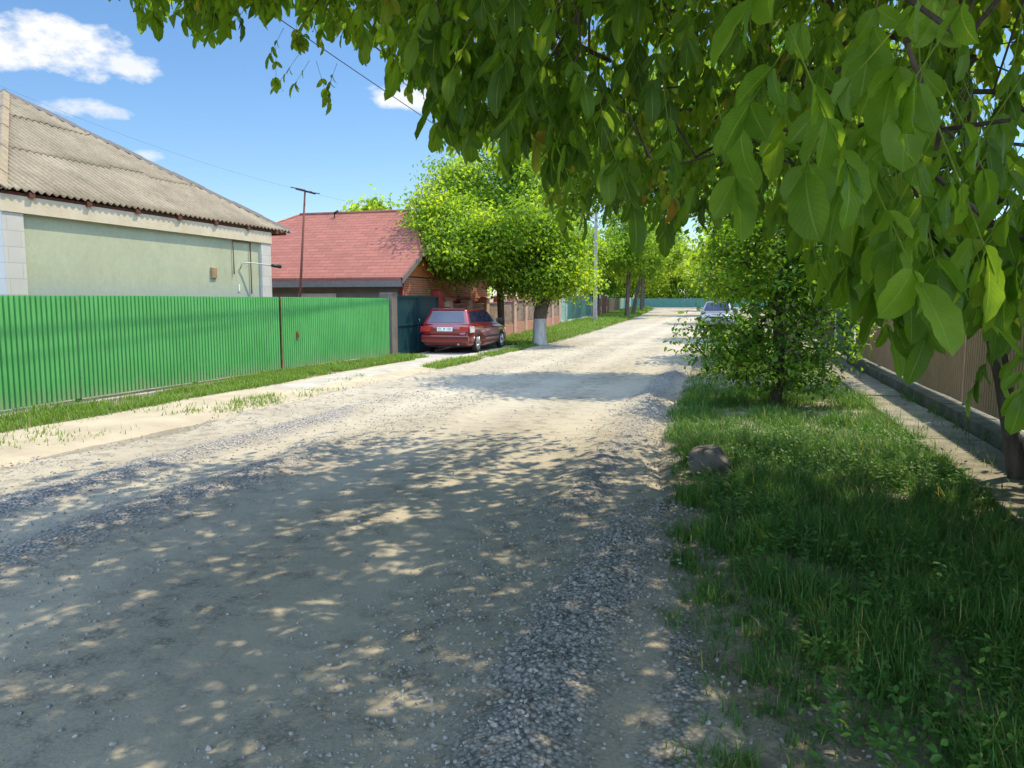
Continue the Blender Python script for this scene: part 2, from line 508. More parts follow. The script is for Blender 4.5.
MAT = dict(
    road=roadmat(), gravel=gravelmat(), slate=slatemat(), plaster=plastermat(),
    soil=soilmat(),
    sand=M('trodden_sand', (.40, .345, .26), (.28, .24, .18), 1.6, .95, .5, 35),
    concrete=M('worn_concrete', (.40, .375, .33), (.26, .24, .21), 2.4, .9, .4, 45),
    slab=M('stained_slab_concrete', (.27, .25, .21), (.13, .125, .10), 2.8, .93, .6, 40),
    darkconc=M('mossy_concrete', (.17, .16, .13), (.06, .065, .045), 4.5, .95, .6, 30),
    green=fencemat('green_fence_paint', (.125, .41, .135), (.10, .345, .11)),
    greendk=M('green_fence_trim', (.03, .12, .04), None, 3, .6),
    rust=M('rusty_iron', (.22, .09, .04), (.08, .04, .025), 14, .8),
    tan=fencemat('tan_fence_paint', (.50, .34, .22), (.40, .27, .17)),
    teal=M('teal_fence_paint', (.06, .17, .145), (.045, .13, .11), 1.6, .5),
    teal_pale=M('faded_teal_paint', (.32, .46, .38), (.24, .38, .32), 2, .6),
    darkteal=M('dark_teal_gate_paint', (.012, .05, .062), (.008, .035, .045), 2, .45),
    whiteblock=brickmat('white_silicate_blocks', (.58, .56, .51), (.52, .50, .46), (.44, .42, .38), (1, 2), .55, .26, .008, stain=.15, bump=.2),
    cream=M('cream_plaster', (.60, .53, .40), (.50, .43, .31), 2.5, .9, .2, 30),
    redtim=M('red_brown_timber', (.13, .045, .03), None, 8, .8, mapscale=(1, 1, 4)),
    shingle=brickmat('red_bitumen_shingles', (.28, .105, .08), (.23, .085, .066), (.17, .064, .05), (0, 2), .5, .115, .010, stain=.18, bump=.7),
    greywall=M('grey_cement_render', (.17, .145, .125), (.11, .095, .082), 1.8, .92, .3, 20),
    greytrim=M('grey_weathered_fascia_hip_shade', (.16, .145, .135), (.10, .09, .085), 6, .85, mapscale=(1, 6, 6)),
    captan=M('mortar_hip_cap', (.27, .22, .155), (.17, .14, .10), 6, .9, .3, 30),
    boxtan=M('stained_box', (.42, .27, .14), (.20, .13, .07), 9, .8),
    beige=M('beige_board', (.45, .41, .34), None, 4, .8),
    orange=brickmat('orange_brick', (.42, .14, .06), (.34, .105, .045), (.40, .30, .22), (1, 2), .25, .075, .008),
    orangew=M('orange_stained_boards', (.50, .17, .06), (.36, .11, .04), 6, .6, mapscale=(1, 1, 12)),
    redmetal=M('red_metal_trim', (.40, .05, .04), None, 5, .5),
    pinkbrick=brickmat('pink_beige_brick', (.56, .36, .26), (.50, .30, .21), (.46, .36, .28), (1, 2), .25, .08, .008),
    basebrick=brickmat('red_base_brick', (.48, .22, .14), (.42, .18, .11), (.40, .30, .23), (1, 2), .25, .08, .008),
    stonefill=brickmat('rough_stone_infill', (.34, .24, .18), (.20, .13, .10), (.28, .22, .17), (1, 2), .22, .13, .015, stain=.5),
    capred=M('red_pillar_cap', (.50, .16, .11), None, 5, .7),
    wood=M('grey_wood', (.20, .16, .12), (.11, .085, .065), 5, .9, mapscale=(4, 4, .5)),
    darkwood=M('dark_boards', (.07, .055, .045), None, 5, .85, mapscale=(4, 4, .5)),
    brownred=M('brown_red_paint', (.20, .07, .05), None, 3, .7),
    palepost=M('pale_concrete_post', (.50, .47, .42), (.36, .34, .30), 6, .9),
    polecon=M('pole_concrete', (.30, .28, .25), (.20, .185, .165), 5, .92, .3, 30),
    steel=M('galvanised_steel', (.42, .43, .44), None, 8, .4, metal=.8),
    black=M('black_rubber', (.018, .018, .019), None, 8, .75),
    plastic=M('black_plastic', (.025, .025, .027), None, 8, .5),
    rock=M('grey_boulder', (.185, .17, .155), (.07, .065, .06), 5, .95, 1.0, 16),
    carred=paint('red_car_paint', (.20, .006, .014)),
    cargrey=paint('silver_grey_car_paint', (.20, .20, .22)),
    glass=glassmat('car_glass', (.015, .02, .05)),
    redlens=paint('red_lamp_lens', (.42, .02, .02), .15),
    clearlens=paint('clear_lamp_lens', (.65, .60, .58), .12),
    rim=M('alloy_rim', (.50, .50, .52), None, 8, .3, metal=.7),
    plate=M('white_plate', (.80, .80, .80), (.74, .74, .74), 6, .4),
    ink=M('black_ink', (.01, .01, .012), None, 6, .5),
    lamp=M('grey_lamp_body', (.50, .50, .50), None, 8, .5),
    bark=barkmat('walnut_bark', (.16, .125, .095), (.05, .038, .03)),
    bark2=barkmat('shrub_bark', (.10, .075, .055), (.035, .026, .02)),
    lime=whitewashmat(),
    walnut=leafmat('walnut_leaf', [(0, (.050, .105, .012)), (.45, (.105, .205, .018)), (.8, (.175, .29, .026)), (.93, (.24, .26, .035)), (1, (.32, .18, .04))],
                   (2.5, 2.3, 1.2), .55, .42, True),
    walnutfar=leafmat('walnut_crown_leaf', [(0, (.050, .105, .012)), (.6, (.11, .205, .018)), (1, (.185, .29, .026))], (2.5, 2.3, 1.2), .52, .45),
    treeleaf=leafmat('street_tree_leaf', [(0, (.07, .15, .014)), (.5, (.16, .28, .022)), (1, (.31, .41, .035))], (2.1, 1.9, 1.0), .52, .5),
    yellowleaf=leafmat('yellow_green_leaf', [(0, (.10, .19, .015)), (.5, (.21, .31, .02)), (1, (.34, .42, .035))], (2.0, 1.8, 1.0), .52, .5),
    shrubleaf=leafmat('shrub_leaf', [(0, (.045, .115, .015)), (.5, (.10, .215, .022)), (1, (.26, .35, .035))], (2.4, 2.1, 1.1), .52, .45),
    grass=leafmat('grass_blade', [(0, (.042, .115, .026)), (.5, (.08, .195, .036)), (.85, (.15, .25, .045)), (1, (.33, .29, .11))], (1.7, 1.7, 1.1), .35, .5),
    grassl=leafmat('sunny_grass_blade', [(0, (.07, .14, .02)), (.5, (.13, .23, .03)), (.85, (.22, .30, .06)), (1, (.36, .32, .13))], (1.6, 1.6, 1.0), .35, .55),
)


# ------------------------------------------------------------------ the lie of the land (X across, Y along the street)
def bend(y): return -np.power(np.maximum(0.0, np.asarray(y, float) - 30.0) / 80.0, 1.5) * 4.5
def rise(y):
    t = np.maximum(0.0, np.asarray(y, float) - 18.0)
    return .0098 * (np.sqrt(t * t + 36) - 6)


def road_left(y): return -7.25 + bend(y) + .22 * (fbm(np.asarray(y, float) * .5, np.asarray(y, float) * 0 + 3.3, 5) - .5)
def road_right(y):
    y = np.asarray(y, float)
    return np.interp(y, [-6, 2, 3.4, 4.7, 7.4, 12, 20, 40, 120], [.45, .16, .0, -.2, -.72, -1.0, -1.1, -1.3, -1.0]) + bend(y) + .25 * (fbm(y * .9, y * 0 + 9.1, 8) - .5)


def H(x, y):
    x = np.asarray(x, float); y = np.asarray(y, float)
    b = bend(y)
    z = rise(y) + .04 * sst(-7.3, -7.9, x - b) + .05 * sst(-1.0, .2, x - b)
    z = z - .04 * sst(19, 22, y) * sst(34, 28, y) * sst(-7.2, -8.4, x - b) + .06 * sst(30, 36, y) * sst(-7.2, -8.4, x - b)
    z = z + .05 * (fbm(x * .35, y * .35, 11) - .5)
    return z


def road_z(x, y):
    b = bend(y)
    xx = x - b
    z = H(x, y) + .02 + .02 * (fbm(x * 1.2, y * .7, 21) - .5) + .006 * (fbm(x * 9, y * 9, 23, 3) - .5)
    def ridge(c, w, h, y0, y1, seed):
        cc = c + .25 * (fbm(y * .6, y * 0, seed) - .5)
        return h * np.exp(-((xx - cc) / w) ** 2) * sst(y0, y0 + 1, y) * (1 - sst(y1 - 1.5, y1, y)) * (.55 + .9 * fbm(x * 5, y * 5, seed + 3))
    z = z - .022 * (np.exp(-((xx + 2.15) / .3) ** 2) + np.exp(-((xx + 3.65) / .3) ** 2) + np.exp(-((xx + 5.2) / .28) ** 2)) * (.3 + .9 * fbm(x * .5, y * .35, 57))
    z = z + ridge(-5.75, .22, .055, 0, 12, 31) + ridge(-4.6, .26, .05, 1.5, 9, 37)
    z = z + ridge(-.78, .26, .085, 1.0, 6.4, 41) + ridge(-1.45, .22, .05, 5.5, 14, 43) + ridge(-1.5, .26, .09, 12.0, 21, 47)
    z = z + ridge(-7.05, .2, .05, 9, 30, 53)
    return z


def gravelly(x, y):
    xx = x - bend(y); m = 0 * x
    for c, w, a, y0, y1, sd in ((-5.75, .34, .75, -2, 12, 31), (-4.6, .40, .6, 0, 9, 37), (-.75, .30, .8, -2, 7, 41), (-1.3, .24, .6, 5, 15, 43), (-1.5, .28, .85, 12, 22, 47), (-.15, .16, .6, -2, 6, 53)):
        cc = c + .25 * (fbm(y * .6, y * 0, sd) - .5)
        m = np.maximum(m, a * np.exp(-((xx - cc) / w) ** 2) * sst(y0, y0 + 1.5, y) * (1 - sst(y1 - 2.5, y1, y)))
    return np.clip(m, 0, 1)


def grid(xs, ys, zf):
    X, Y = np.meshgrid(xs, ys)
    Z = zf(X, Y)
    V = np.stack([X.ravel(), Y.ravel(), Z.ravel()], 1)
    nx, ny = len(xs), len(ys)
    i = np.arange(nx * ny).reshape(ny, nx)
    F = np.stack([i[:-1, :-1].ravel(), i[:-1, 1:].ravel(), i[1:, 1:].ravel(), i[1:, :-1].ravel()], 1)
    return V, F


def ground_z(x, y):
    l, r = road_left(y), road_right(y)
    ins = sst(0.0, .25, x - l) * sst(0.0, .25, r - x)
    ins = ins * (1 - sst(112, 114, y))
    return H(x, y) - .10 * ins


xs = np.concatenate([[-1500, -500, -150, -60, -35, -24], np.arange(-18, 6.01, .15), [8, 12, 20, 35, 60, 150, 500, 1500]])
ys = np.concatenate([[-800, -200, -60, -20, -10], np.arange(-6, 26, .15), np.arange(26, 122, .6), [130, 150, 200, 400, 900, 2000]])
V, F = grid(xs, ys, ground_z)
g = npmesh('ground', V, F, MAT['soil'], smooth=True)
tag(g, 'bare brown soil of the verges and yards', 'ground', kind='structure')

# road sheet: follows both edges
us = np.concatenate([np.linspace(0, 1, 190)])
ys = np.concatenate([np.arange(-5, 12, .05), np.arange(12, 30, .14), np.arange(30, 114, .6)])
U, Y = np.meshgrid(us, ys)
Xl, Xr = road_left(ys)[:, None], road_right(ys)[:, None]
X = Xl - .18 + (Xr - Xl + .36) * U
Z = road_z(X, Y)
edge = np.minimum(X - Xl, Xr - X)
Z = Z - .09 * (1 - sst(-.16, .30, edge + .42 * (fbm(X * 3, Y * 3, 61) - .5)))
V = np.stack([X.ravel(), Y.ravel(), Z.ravel()], 1)
i = np.arange(V.shape[0]).reshape(len(ys), len(us))
F = np.stack([i[:-1, :-1].ravel(), i[:-1, 1:].ravel(), i[1:, 1:].ravel(), i[1:, :-1].ravel()], 1)
o = npmesh('road', V, F, MAT['road'], smooth=True, tint=gravelly(V[:, 0], V[:, 1]))
tag(o, 'pale unpaved village road of crushed limestone', 'road', kind='structure')

# side street at the far end
V, F = grid(np.linspace(-30, 14, 40), np.linspace(105.5, 111.2, 12), lambda x, y: H(x, y) + .05)
o = npmesh('side_road', V, F, MAT['road'], smooth=True); tag(o, 'pale gravel side road in front of the far teal fence', 'road', kind='structure')


def strip(name, y0, y1, xl, xr, dz, m, label, n=14, step=.12):
    ys = np.arange(y0, y1, step); U, Y = np.meshgrid(np.linspace(0, 1, n), ys)
    wob = .22 * (fbm(ys * 1.3, ys * 0 + 1.7, 71) - .5)[:, None]
    X = (xl(ys)[:, None] + wob) * (1 - U) + (xr(ys)[:, None] - wob) * U
    Z = H(X, Y) + dz + .012 * (fbm(X * 2, Y * 2, 77) - .5)
    ed = np.minimum(np.minimum(U, 1 - U) * 1.4, np.minimum(Y - y0, y1 - Y) * .5) + .05 * (fbm(X * 4, Y * 4, 79) - .5); Z = Z - (dz + .03) * (1 - sst(0, .13, ed))
    V = np.stack([X.ravel(), Y.ravel(), Z.ravel()], 1)
    i = np.arange(V.shape[0]).reshape(len(ys), n)
    F = np.stack([i[:-1, :-1].ravel(), i[:-1, 1:].ravel(), i[1:, 1:].ravel(), i[1:, :-1].ravel()], 1)
    o = npmesh(name, V, F, m, smooth=True); tag(o, label, name.replace('_', ' '), kind='structure')
    return o


strip('path', -3, 21, lambda y: -9.05 + 0 * y, lambda y: -7.2 + 0 * y, .03, MAT['sand'], 'sandy trodden footpath between the green fence and the road', 24)
strip('pavement', 12.5, 20.5, lambda y: -8.75 + 0 * y, lambda y: -7.75 + 0 * y, .045, MAT['concrete'], 'grey concrete pavement strip leading to the driveway', 16)
strip('driveway', 20.2, 27.5, lambda y: -10.15 + 0 * y, lambda y: -7.75 + 0 * y, .05, MAT['concrete'], 'worn concrete driveway under the red car', 24)

# right hand footpath slabs
mb = MB()
y = 4.0
while y < 34:
    L = 1.5
    z = float(H(2.2, y + .7))
    mb.box(2.02, 2.74, y, y + L - .025, z - .1, z + .06 + random.uniform(-.012, .012), .008)
    y += L
o = mb.build('pavement', MAT['slab']); tag(o, 'concrete slab footpath below the tan fence', 'pavement', kind='structure')


# ------------------------------------------------------------------ gravel
ico = bmesh.new(); bmesh.ops.create_icosphere(ico, subdivisions=1, radius=1.0)
ico.verts.ensure_lookup_table()
IV = np.array([v.co[:] for v in ico.verts]); IF = np.array([[v.index for v in f.verts] for f in ico.faces]); ico.free()


def stones(n, y0, y1, smin, smax, seed):
    r = np.random.default_rng(seed)
    k = n * 6
    y = y0 + (y1 - y0) * r.random(k)
    l, rr = road_left(y), road_right(y)
    x = l + (rr - l + np.where(y < 6, .75, .25)) * r.random(k)
    xx = x - bend(y)
    dens = .04 + .5 * ((x > rr - .3) & (y < 6.5)) * vnoise(x * 4, y * 4, 88) + .35 * sst(.52, .74, fbm(x * .9, y * .5, 91))
    for c, w, a in ((-5.75, .45, .9), (-4.6, .5, .7), (-.78, .36, 1.7), (-1.45, .4, .9), (-7.0, .35, .5)):
        dens = dens + a * np.exp(-((xx - c) / w) ** 2)
    keep = r.random(k) < dens * .5
    x, y, rr = x[keep][:n], y[keep][:n], rr[keep][:n]; n = len(x)
    s = smin * (smax / smin) ** (r.random(n) ** 1.9)
    z = np.where(x < rr - .05, road_z(x, y), H(x, y)) + s * .22
    q = r.normal(size=(n, 3, 3)); q, _ = np.linalg.qr(q)
    sh = IV[None] * (.6 + .6 * r.random((n, 12, 1)))
    sh = sh * np.array([1.0, .85, .6])[None, None] * s[:, None, None]
    Vv = np.einsum('nij,nkj->nki', q, sh)
    Vv[:, :, 2] *= .75
    Vv += np.stack([x, y, z], 1)[:, None]
    Fv = IF[None] + (np.arange(n) * 12)[:, None, None]
    t = np.repeat(np.clip(r.normal(.38, .2, n), 0, 1), 12)
    return Vv.reshape(-1, 3), Fv.reshape(-1, 3), t


A = [stones(17000, 1.8, 6.5, .0035, .019, 1), stones(7000, 5, 13, .006, .021, 2), stones(1800, 12, 30, .010, .026, 3)]
off = 0; Vs = []; Fs = []; Ts = []
for v, f, t in A:
    Vs.append(v); Fs.append(f + off); Ts.append(t); off += len(v)
o = npmesh('gravel', np.concatenate(Vs), np.concatenate(Fs), MAT['gravel'], tint=np.concatenate(Ts))
tag(o, 'loose crushed grey stones scattered and heaped along the road', 'gravel', kind='stuff')


# ------------------------------------------------------------------ leaves
def leaf_template(nt, ns, hw, fold, curl, ripple=0.0):
    t = np.linspace(0, 1, nt + 1); s = np.linspace(-1, 1, ns + 1)
    T, S = np.meshgrid(t, s, indexing='ij')
    w = T ** .62 * (1 - T) ** .58; w = w / (0.0001 + (t ** .62 * (1 - t) ** .58).max()) * hw
    w = np.maximum(w, .004)
    x = S * w; y = T - curl * .18 * T ** 2
    z = fold * np.abs(x) - curl * (T ** 2) * .45 + ripple * np.sin(T * 19 + S * 2) * np.abs(S) * .02
    V = np.stack([x.ravel(), y.ravel(), z.ravel()], 1)
    i = np.arange(V.shape[0]).reshape(nt + 1, ns + 1)
    F = np.stack([i[:-1, :-1].ravel(), i[:-1, 1:].ravel(), i[1:, 1:].ravel(), i[1:, :-1].ravel()], 1)
    UV = np.stack([(S.ravel() + 1) / 2, T.ravel()], 1)
    return V, F, UV


FINE = [leaf_template(7, 4, h, f, c, rp) for h, f, c, rp in ((.195, .35, .25, 1), (.215, .2, .55, 1.4), (.175, .6, -.15, 1), (.22, .15, .9, 1.5), (.185, .45, .5, .8), (.205, .3, 1.1, 1.8))]
BROAD = [leaf_template(8, 6, h, f, c, rp) for h, f, c, rp in ((.27, .3, .3, 1), (.29, .18, .6, 1.4), (.25, .42, .1, 1.2), (.28, .25, .9, 1.6))]
MID = [leaf_template(3, 2, h, f, c) for h, f, c in ((.22, .35, .3), (.20, .5, .6), (.24, .2, -.1))]
COARSE = [leaf_template(2, 2, h, f, c) for h, f, c in ((.30, .4, .3), (.27, .6, .6))]


def norm(a): return a / np.maximum(1e-9, np.linalg.norm(a, axis=-1, keepdims=True))


class Leaves:
    def __init__(s): s.V = []; s.F = []; s.T = []; s.U = []; s.n = 0

    def add(s, O, D, N, S, tint, temps, r):
        O, D, N, S, tint = map(np.asarray, (O, D, N, S, tint))
        if len(O) == 0: return
        D = norm(D); N = norm(N - D * (N * D).sum(1, keepdims=True)); X = np.cross(D, N)
        pick = r.integers(0, len(temps), len(O))
        for k, (tv, tf, tu) in enumerate(temps):
            m = pick == k
            if not m.any(): continue
            B = np.stack([X[m], D[m], N[m]], 1)               # rows = axes
            v = np.einsum('kj,njc->nkc', tv, B) * S[m][:, None, None] + O[m][:, None]
            f = tf[None] + (np.arange(m.sum()) * len(tv))[:, None, None] + s.n
            s.V.append(v.reshape(-1, 3)); s.F.append(f.reshape(-1, 4))
            s.T.append(np.repeat(tint[m], len(tv))); s.U.append(np.tile(tu, (m.sum(), 1)))
            s.n += v.shape[0] * v.shape[1]

    def stalk(s, P0, P1, rad):
        """thin three sided leaf stalks, same mesh as the leaves"""
        P0, P1 = np.asarray(P0), np.asarray(P1)
        if len(P0) == 0: return
        d = norm(P1 - P0); a = norm(np.cross(d, np.array([.3, .5, .81]))); b = np.cross(d, a)
        ring = [a * math.cos(q) + b * math.sin(q) for q in (0, 2.094, 4.189)]
        v = np.stack([P0 + c * rad for c in ring] + [P1 + c * rad * .7 for c in ring], 1)
        f = np.array([[0, 1, 4, 3], [1, 2, 5, 4], [2, 0, 3, 5]])
        ff = f[None] + (np.arange(len(P0)) * 6)[:, None, None] + s.n
        s.V.append(v.reshape(-1, 3)); s.F.append(ff.reshape(-1, 4))
        s.T.append(np.full(len(P0) * 6, .84)); s.U.append(np.tile([[.5, .5]], (len(P0) * 6, 1)))
        s.n += len(P0) * 6

    def build(s, name, m, parent, origin=(0, 0, 0)):
        V = np.concatenate(s.V) - np.asarray(origin)
        return npmesh(name, V, np.concatenate(s.F), m, parent, smooth=True, tint=np.concatenate(s.T), uv=np.concatenate(s.U))


def skeleton(trunk, attractors, step=.35, sag=.12, r=None, jit=.06):
    """trunk polyline + attractor points -> nodes, parents"""
    nodes = [np.array(p, float) for p in trunk]; par = [-1] + list(range(len(trunk) - 1))
    start = max(1, len(trunk) // 2)
    top = nodes[-1]
    order = np.argsort(np.linalg.norm(attractors - top, axis=1))
    tips = []
    live = list(range(start, len(trunk)))
    for k in order:
        a = attractors[k]
        Q = np.array([nodes[i] for i in live])
        dist = np.linalg.norm(Q - a, axis=1) + .25 * np.maximum(0, Q[:, 2] - a[2])
        j = live[int(np.argmin(dist))]
        p0 = nodes[j]; L = np.linalg.norm(a - p0); n = max(1, int(L / step))
        prev = j
        for q in range(1, n + 1):
            u = q / n
            p = p0 + (a - p0) * u + np.array([0, 0, sag * L * math.sin(math.pi * u) * .6])
            if q < n: p = p + r.normal(0, jit * min(1, L), 3)
            nodes.append(p); par.append(prev); prev = len(nodes) - 1; live.append(prev)
        tips.append(prev)
    return np.array(nodes), np.array(par), tips


def wood(nodes, par, r_tip, r_base, m, parent, origin, name='trunk', nside=7, power=2.35, flare=1.25, trunk_n=0):
    n = len(nodes)
    rad = np.zeros(n); acc = np.zeros(n); has = np.zeros(n, bool)
    for i in range(n - 1, -1, -1):
        rad[i] = (acc[i] ** (1 / power)) if has[i] else r_tip
        if par[i] >= 0: acc[par[i]] += rad[i] ** power; has[par[i]] = True
    k = r_base / rad[0]
    if k < 1 or trunk_n: rad = np.maximum(r_tip, rad * np.where(rad > r_tip * 2.2, k ** ((rad - r_tip * 2.2) / max(1e-6, rad[0] - r_tip * 2.2)), 1))
    if trunk_n:
        rad[:trunk_n] = np.maximum(rad[:trunk_n], r_base * np.linspace(1, .72, trunk_n))
        rad[0] *= flare
    d = np.zeros_like(nodes)
    for i in range(n): d[i] = nodes[i] - nodes[par[i]] if par[i] >= 0 else nodes[1] - nodes[0]
    d = norm(d)
    ref = np.where(np.abs(d[:, 0:1]) < .8, np.array([[1., 0, 0]]), np.array([[0, 1., 0]]))
    a = norm(np.cross(d, ref)); b = np.cross(d, a)
    ang = np.arange(nside) * 2 * math.pi / nside
    V = nodes[:, None] + (a[:, None] * np.cos(ang)[None, :, None] + b[:, None] * np.sin(ang)[None, :, None]) * rad[:, None, None]
    F = []; EV = [V.reshape(-1, 3)]; extra = n * nside
    for i in range(n):
        p = par[i]
        if p < 0: continue
        if np.dot(d[i], d[p]) > .2 and rad[p] < rad[i] * 1.9:
            base = p * nside
        else:                                   # side shoot: own ring inside the parent limb
            EV.append(nodes[p] + (a[i] * np.cos(ang)[:, None] + b[i] * np.sin(ang)[:, None]) * min(rad[p], rad[i] * 1.25))
            base = extra; extra += nside
        for q in range(nside):
            F.append((base + q, base + (q + 1) % nside, i * nside + (q + 1) % nside, i * nside + q))
    return npmesh(name, np.concatenate(EV) - np.asarray(origin), F, m, parent, smooth=True)


def walnut_spray(Lv, at, out, nleaf, scale, temps, r, droop=.75, tint0=.45, tsd=.16, radius=.22, keep=None):
    """compound leaves round a twig end"""
    O = []; D = []; N = []; S = []; T = []; P0 = []; P1 = []
    for _ in range(nleaf):
        b = at + r.normal(0, 1, 3) * radius * np.array([1, 1, .6])
        az = r.uniform(0, 2 * math.pi)
        rd = np.array([math.cos(az), math.sin(az), 0]) * .75 + out * .6 + np.array([0, 0, -droop * r.uniform(.5, 1.4)])
        rd /= np.linalg.norm(rd)
        L = scale * r.uniform(.20, .32)
        side = np.cross(rd, [0, 0, 1.0]); side /= max(.05, np.linalg.norm(side))
        nn = np.cross(side, rd)
        k = 2 if r.random() < .5 else 3
        tip = b + rd * L + np.array([0, 0, -.18 * L])
        if keep is not None and not keep(np.array([b, tip, tip + np.array([0, 0, -.10 * scale])])): continue
        P0.append(b); P1.append(tip)
        tt = np.clip(r.normal(tint0, tsd), 0, .86)
        if r.random() < .03: tt = r.uniform(.86, 1)
        for q in range(k):
            u = .45 + .5 * q / max(1, k - 1) - (.0 if k > 1 else 0)
            p = b + (tip - b) * min(u, .92)
            for sg in (-1, 1):
                dd = rd * .55 + side * sg * r.uniform(.45, .9) + np.array([0, 0, -droop * r.uniform(.3, 1.1)])
                O.append(p); D.append(dd); N.append(nn * .8 + side * sg * -.25 + r.normal(0, .28, 3))
                S.append(scale * r.uniform(.085, .13) * (.8 + .3 * q / k)); T.append(np.clip(tt + r.normal(0, .05), 0, 1))
        O.append(tip); D.append(rd * .8 + np.array([0, 0, -droop * .6]) + r.normal(0, .15, 3)); N.append(nn + r.normal(0, .25, 3))
        S.append(scale * r.uniform(.125, .165)); T.append(np.clip(tt + r.normal(0, .05), 0, 1))
    if not O: return
    Lv.add(O, D, N, S, T, temps, r); Lv.stalk(P0, P1, .0022 * scale)


# where the near canopy ends in the photograph: px -> lowest row of leaves
YB = np.array([(-400, -60), (60, -40), (104, -10), (112, 22), (150, 34), (180, 55), (215, 62), (232, 40), (262, 22), (300, 22), (318, 40), (345, 45), (372, 62),
               (392, 92), (428, 104), (438, 165), (460, 160), (480, 158), (497, 178), (528, 168), (545, 165), (552, 240), (575, 246), (620, 230), (640, 240),
               (670, 255), (697, 220), (744, 230), (775, 240), (800, 262), (825, 340), (860, 345), (880, 362), (905, 378), (935, 372), (950, 385), (962, 428), (1000, 428), (1024, 438), (1400, 520)], float)


def above_edge(pts, slack=0.0):
    px, py, d = proj(pts)
    lim = np.interp(px, YB[:, 0], YB[:, 1])
    vis = (d > .3) & (px > -120) & (px < 1150) & (py > -60)
    ok = np.where(vis, py < lim + slack, True)
    far = np.linalg.norm(np.atleast_2d(pts) - CAMP, axis=1) > 1.05
    return bool(np.all(ok & far))


def near_walnut():
    r = np.random.default_rng(101)
    base = np.array([2.47, 7.85, float(H(2.47, 7.85)) - .05])
    root = empty('walnut_tree', base)
    tag(root, 'nearest big walnut tree, drooping leaves over the road, trunk at the right edge', 'tree')
    att = []
    # the crown over the verge and half the road
    while len(att) < 1150:
        p = np.array([r.uniform(-5.4, 4.8), r.uniform(-2.5, 12.2), r.uniform(3.3, 7.2)])
        e = ((p[0] + .4) / 5.0) ** 2 + ((p[1] - 4.3) / 6.8) ** 2
        if e > 1: continue
        top = 4.4 + 2.9 * math.sqrt(1 - e); bot = 3.3 + 1.0 * (1 - e) + .3
        if not bot < p[2] < top: continue
        if not above_edge(np.array([p, p - [0, 0, .38]])): continue
        att.append(p)
    # leafy twigs drooping below the crown: near ones on the right, middle, left
    low = []
    def hang(n, x0, x1, y0, y1, d0, d1):
        c = 0; tries = 0
        while c < n and tries < 4000:
            tries += 1
            d = d0 * (d1 / d0) ** r.random()
            px = r.uniform(x0, x1); py = r.uniform(y0, y1)
            p = P(px, py, d)
            if not above_edge(np.array([p, p - [0, 0, .30]])): continue
            low.append(p); c += 1
    hang(30, 95, 440, -70, 60, 4.4, 7.0)
    hang(46, 425, 560, -60, 130, 2.7, 5.0)
    hang(48, 545, 720, -60, 190, 2.6, 5.5)
    hang(28, 690, 840, -60, 190, 2.8, 6.0)
    hang(44, 520, 1000, -60, 190, 4.5, 8.5)
    hang(26, 800, 1060, -80, 260, 2.2, 4.5)
    hang(9, 850, 1060, 120, 300, 2.0, 3.8)
    hang(18, 920, 1070, -60, 220, 3.2, 6.0)
    nb = []
    for px, py, d in ((868, -30, 1.35), (905, 40, 1.75), (965, 40, 1.45), (1030, -40, 1.35), (1010, 120, 1.7), (940, 130, 1.8), (850, 60, 2.0), (990, 220, 1.9), (900, 170, 2.3), (1040, 250, 1.7), (950, 255, 2.3), (860, 200, 2.6)):
        nb.append(P(px, py, d))
    spray = [P(300, 28, 5.2), P(292, 50, 5.2)]
    att = np.array(att); low = np.array(low + spray); nb = np.array(nb)
    trunk = [base, base + [-.12, -.05, .5], base + [-.24, -.15, 1.0], base + [-.42, -.3, 1.6], base + [-.55, -.5, 2.2], base + [-.75, -.75, 2.9], base + [-.95, -1.0, 3.6]]
    allp = np.concatenate([att, low, nb])
    nodes, par, tips = skeleton(trunk, allp, .32, .10, r)
    wood(nodes, par, .0045, .072, MAT['bark'], root, base, 'trunk', 7, 2.5, 1.35, 4)
    Lf = Leaves(); Lc = Leaves()
    for p in att:
        dcam = np.linalg.norm(p - CAMP); px, py, d = proj(p)
        out = norm(p - np.array([1.4, 6.7, 3.5])); out[2] = 0
        seen = d[0] > 0 and -60 < px[0] < 1080 and -60 < py[0] < 420
        k = lambda q: above_edge(q)
        if seen: walnut_spray(Lf, p, out, 9, 1.0, MID if dcam > 5 else FINE, r, .8, r.uniform(.15, .6), .17, .30, k)
        else: walnut_spray(Lc, p, out, 13, 1.5, COARSE, r, .45, .4, .17, .42, k)
    for p in low:
        dcam = np.linalg.norm(p - CAMP)
        out = norm(p - np.array([1.4, 6.7, 3.5])) * .6; out[2] = 0
        walnut_spray(Lf, p, out, 6, r.uniform(.72, 1.02), FINE, r, 1.25, r.uniform(.2, .6), .18, .18, lambda q: above_edge(q, 5))
    for p in nb:
        walnut_spray(Lf, p, np.array([-.2, -.1, 0]), 5, 1.0, BROAD, r, 1.0, .66, .13, .13, lambda q: above_edge(q, 5))
    for q, p in enumerate(spray):
        walnut_spray(Lf, p, np.array([-.3, 0, 0]), 5, .75, FINE, r, 1.1, .7, .15, .10)
    Lf.build('crown', MAT['walnut'], root, base)
    Lc.build('upper_crown', MAT['walnutfar'], root, base)
    return root


near_walnut()


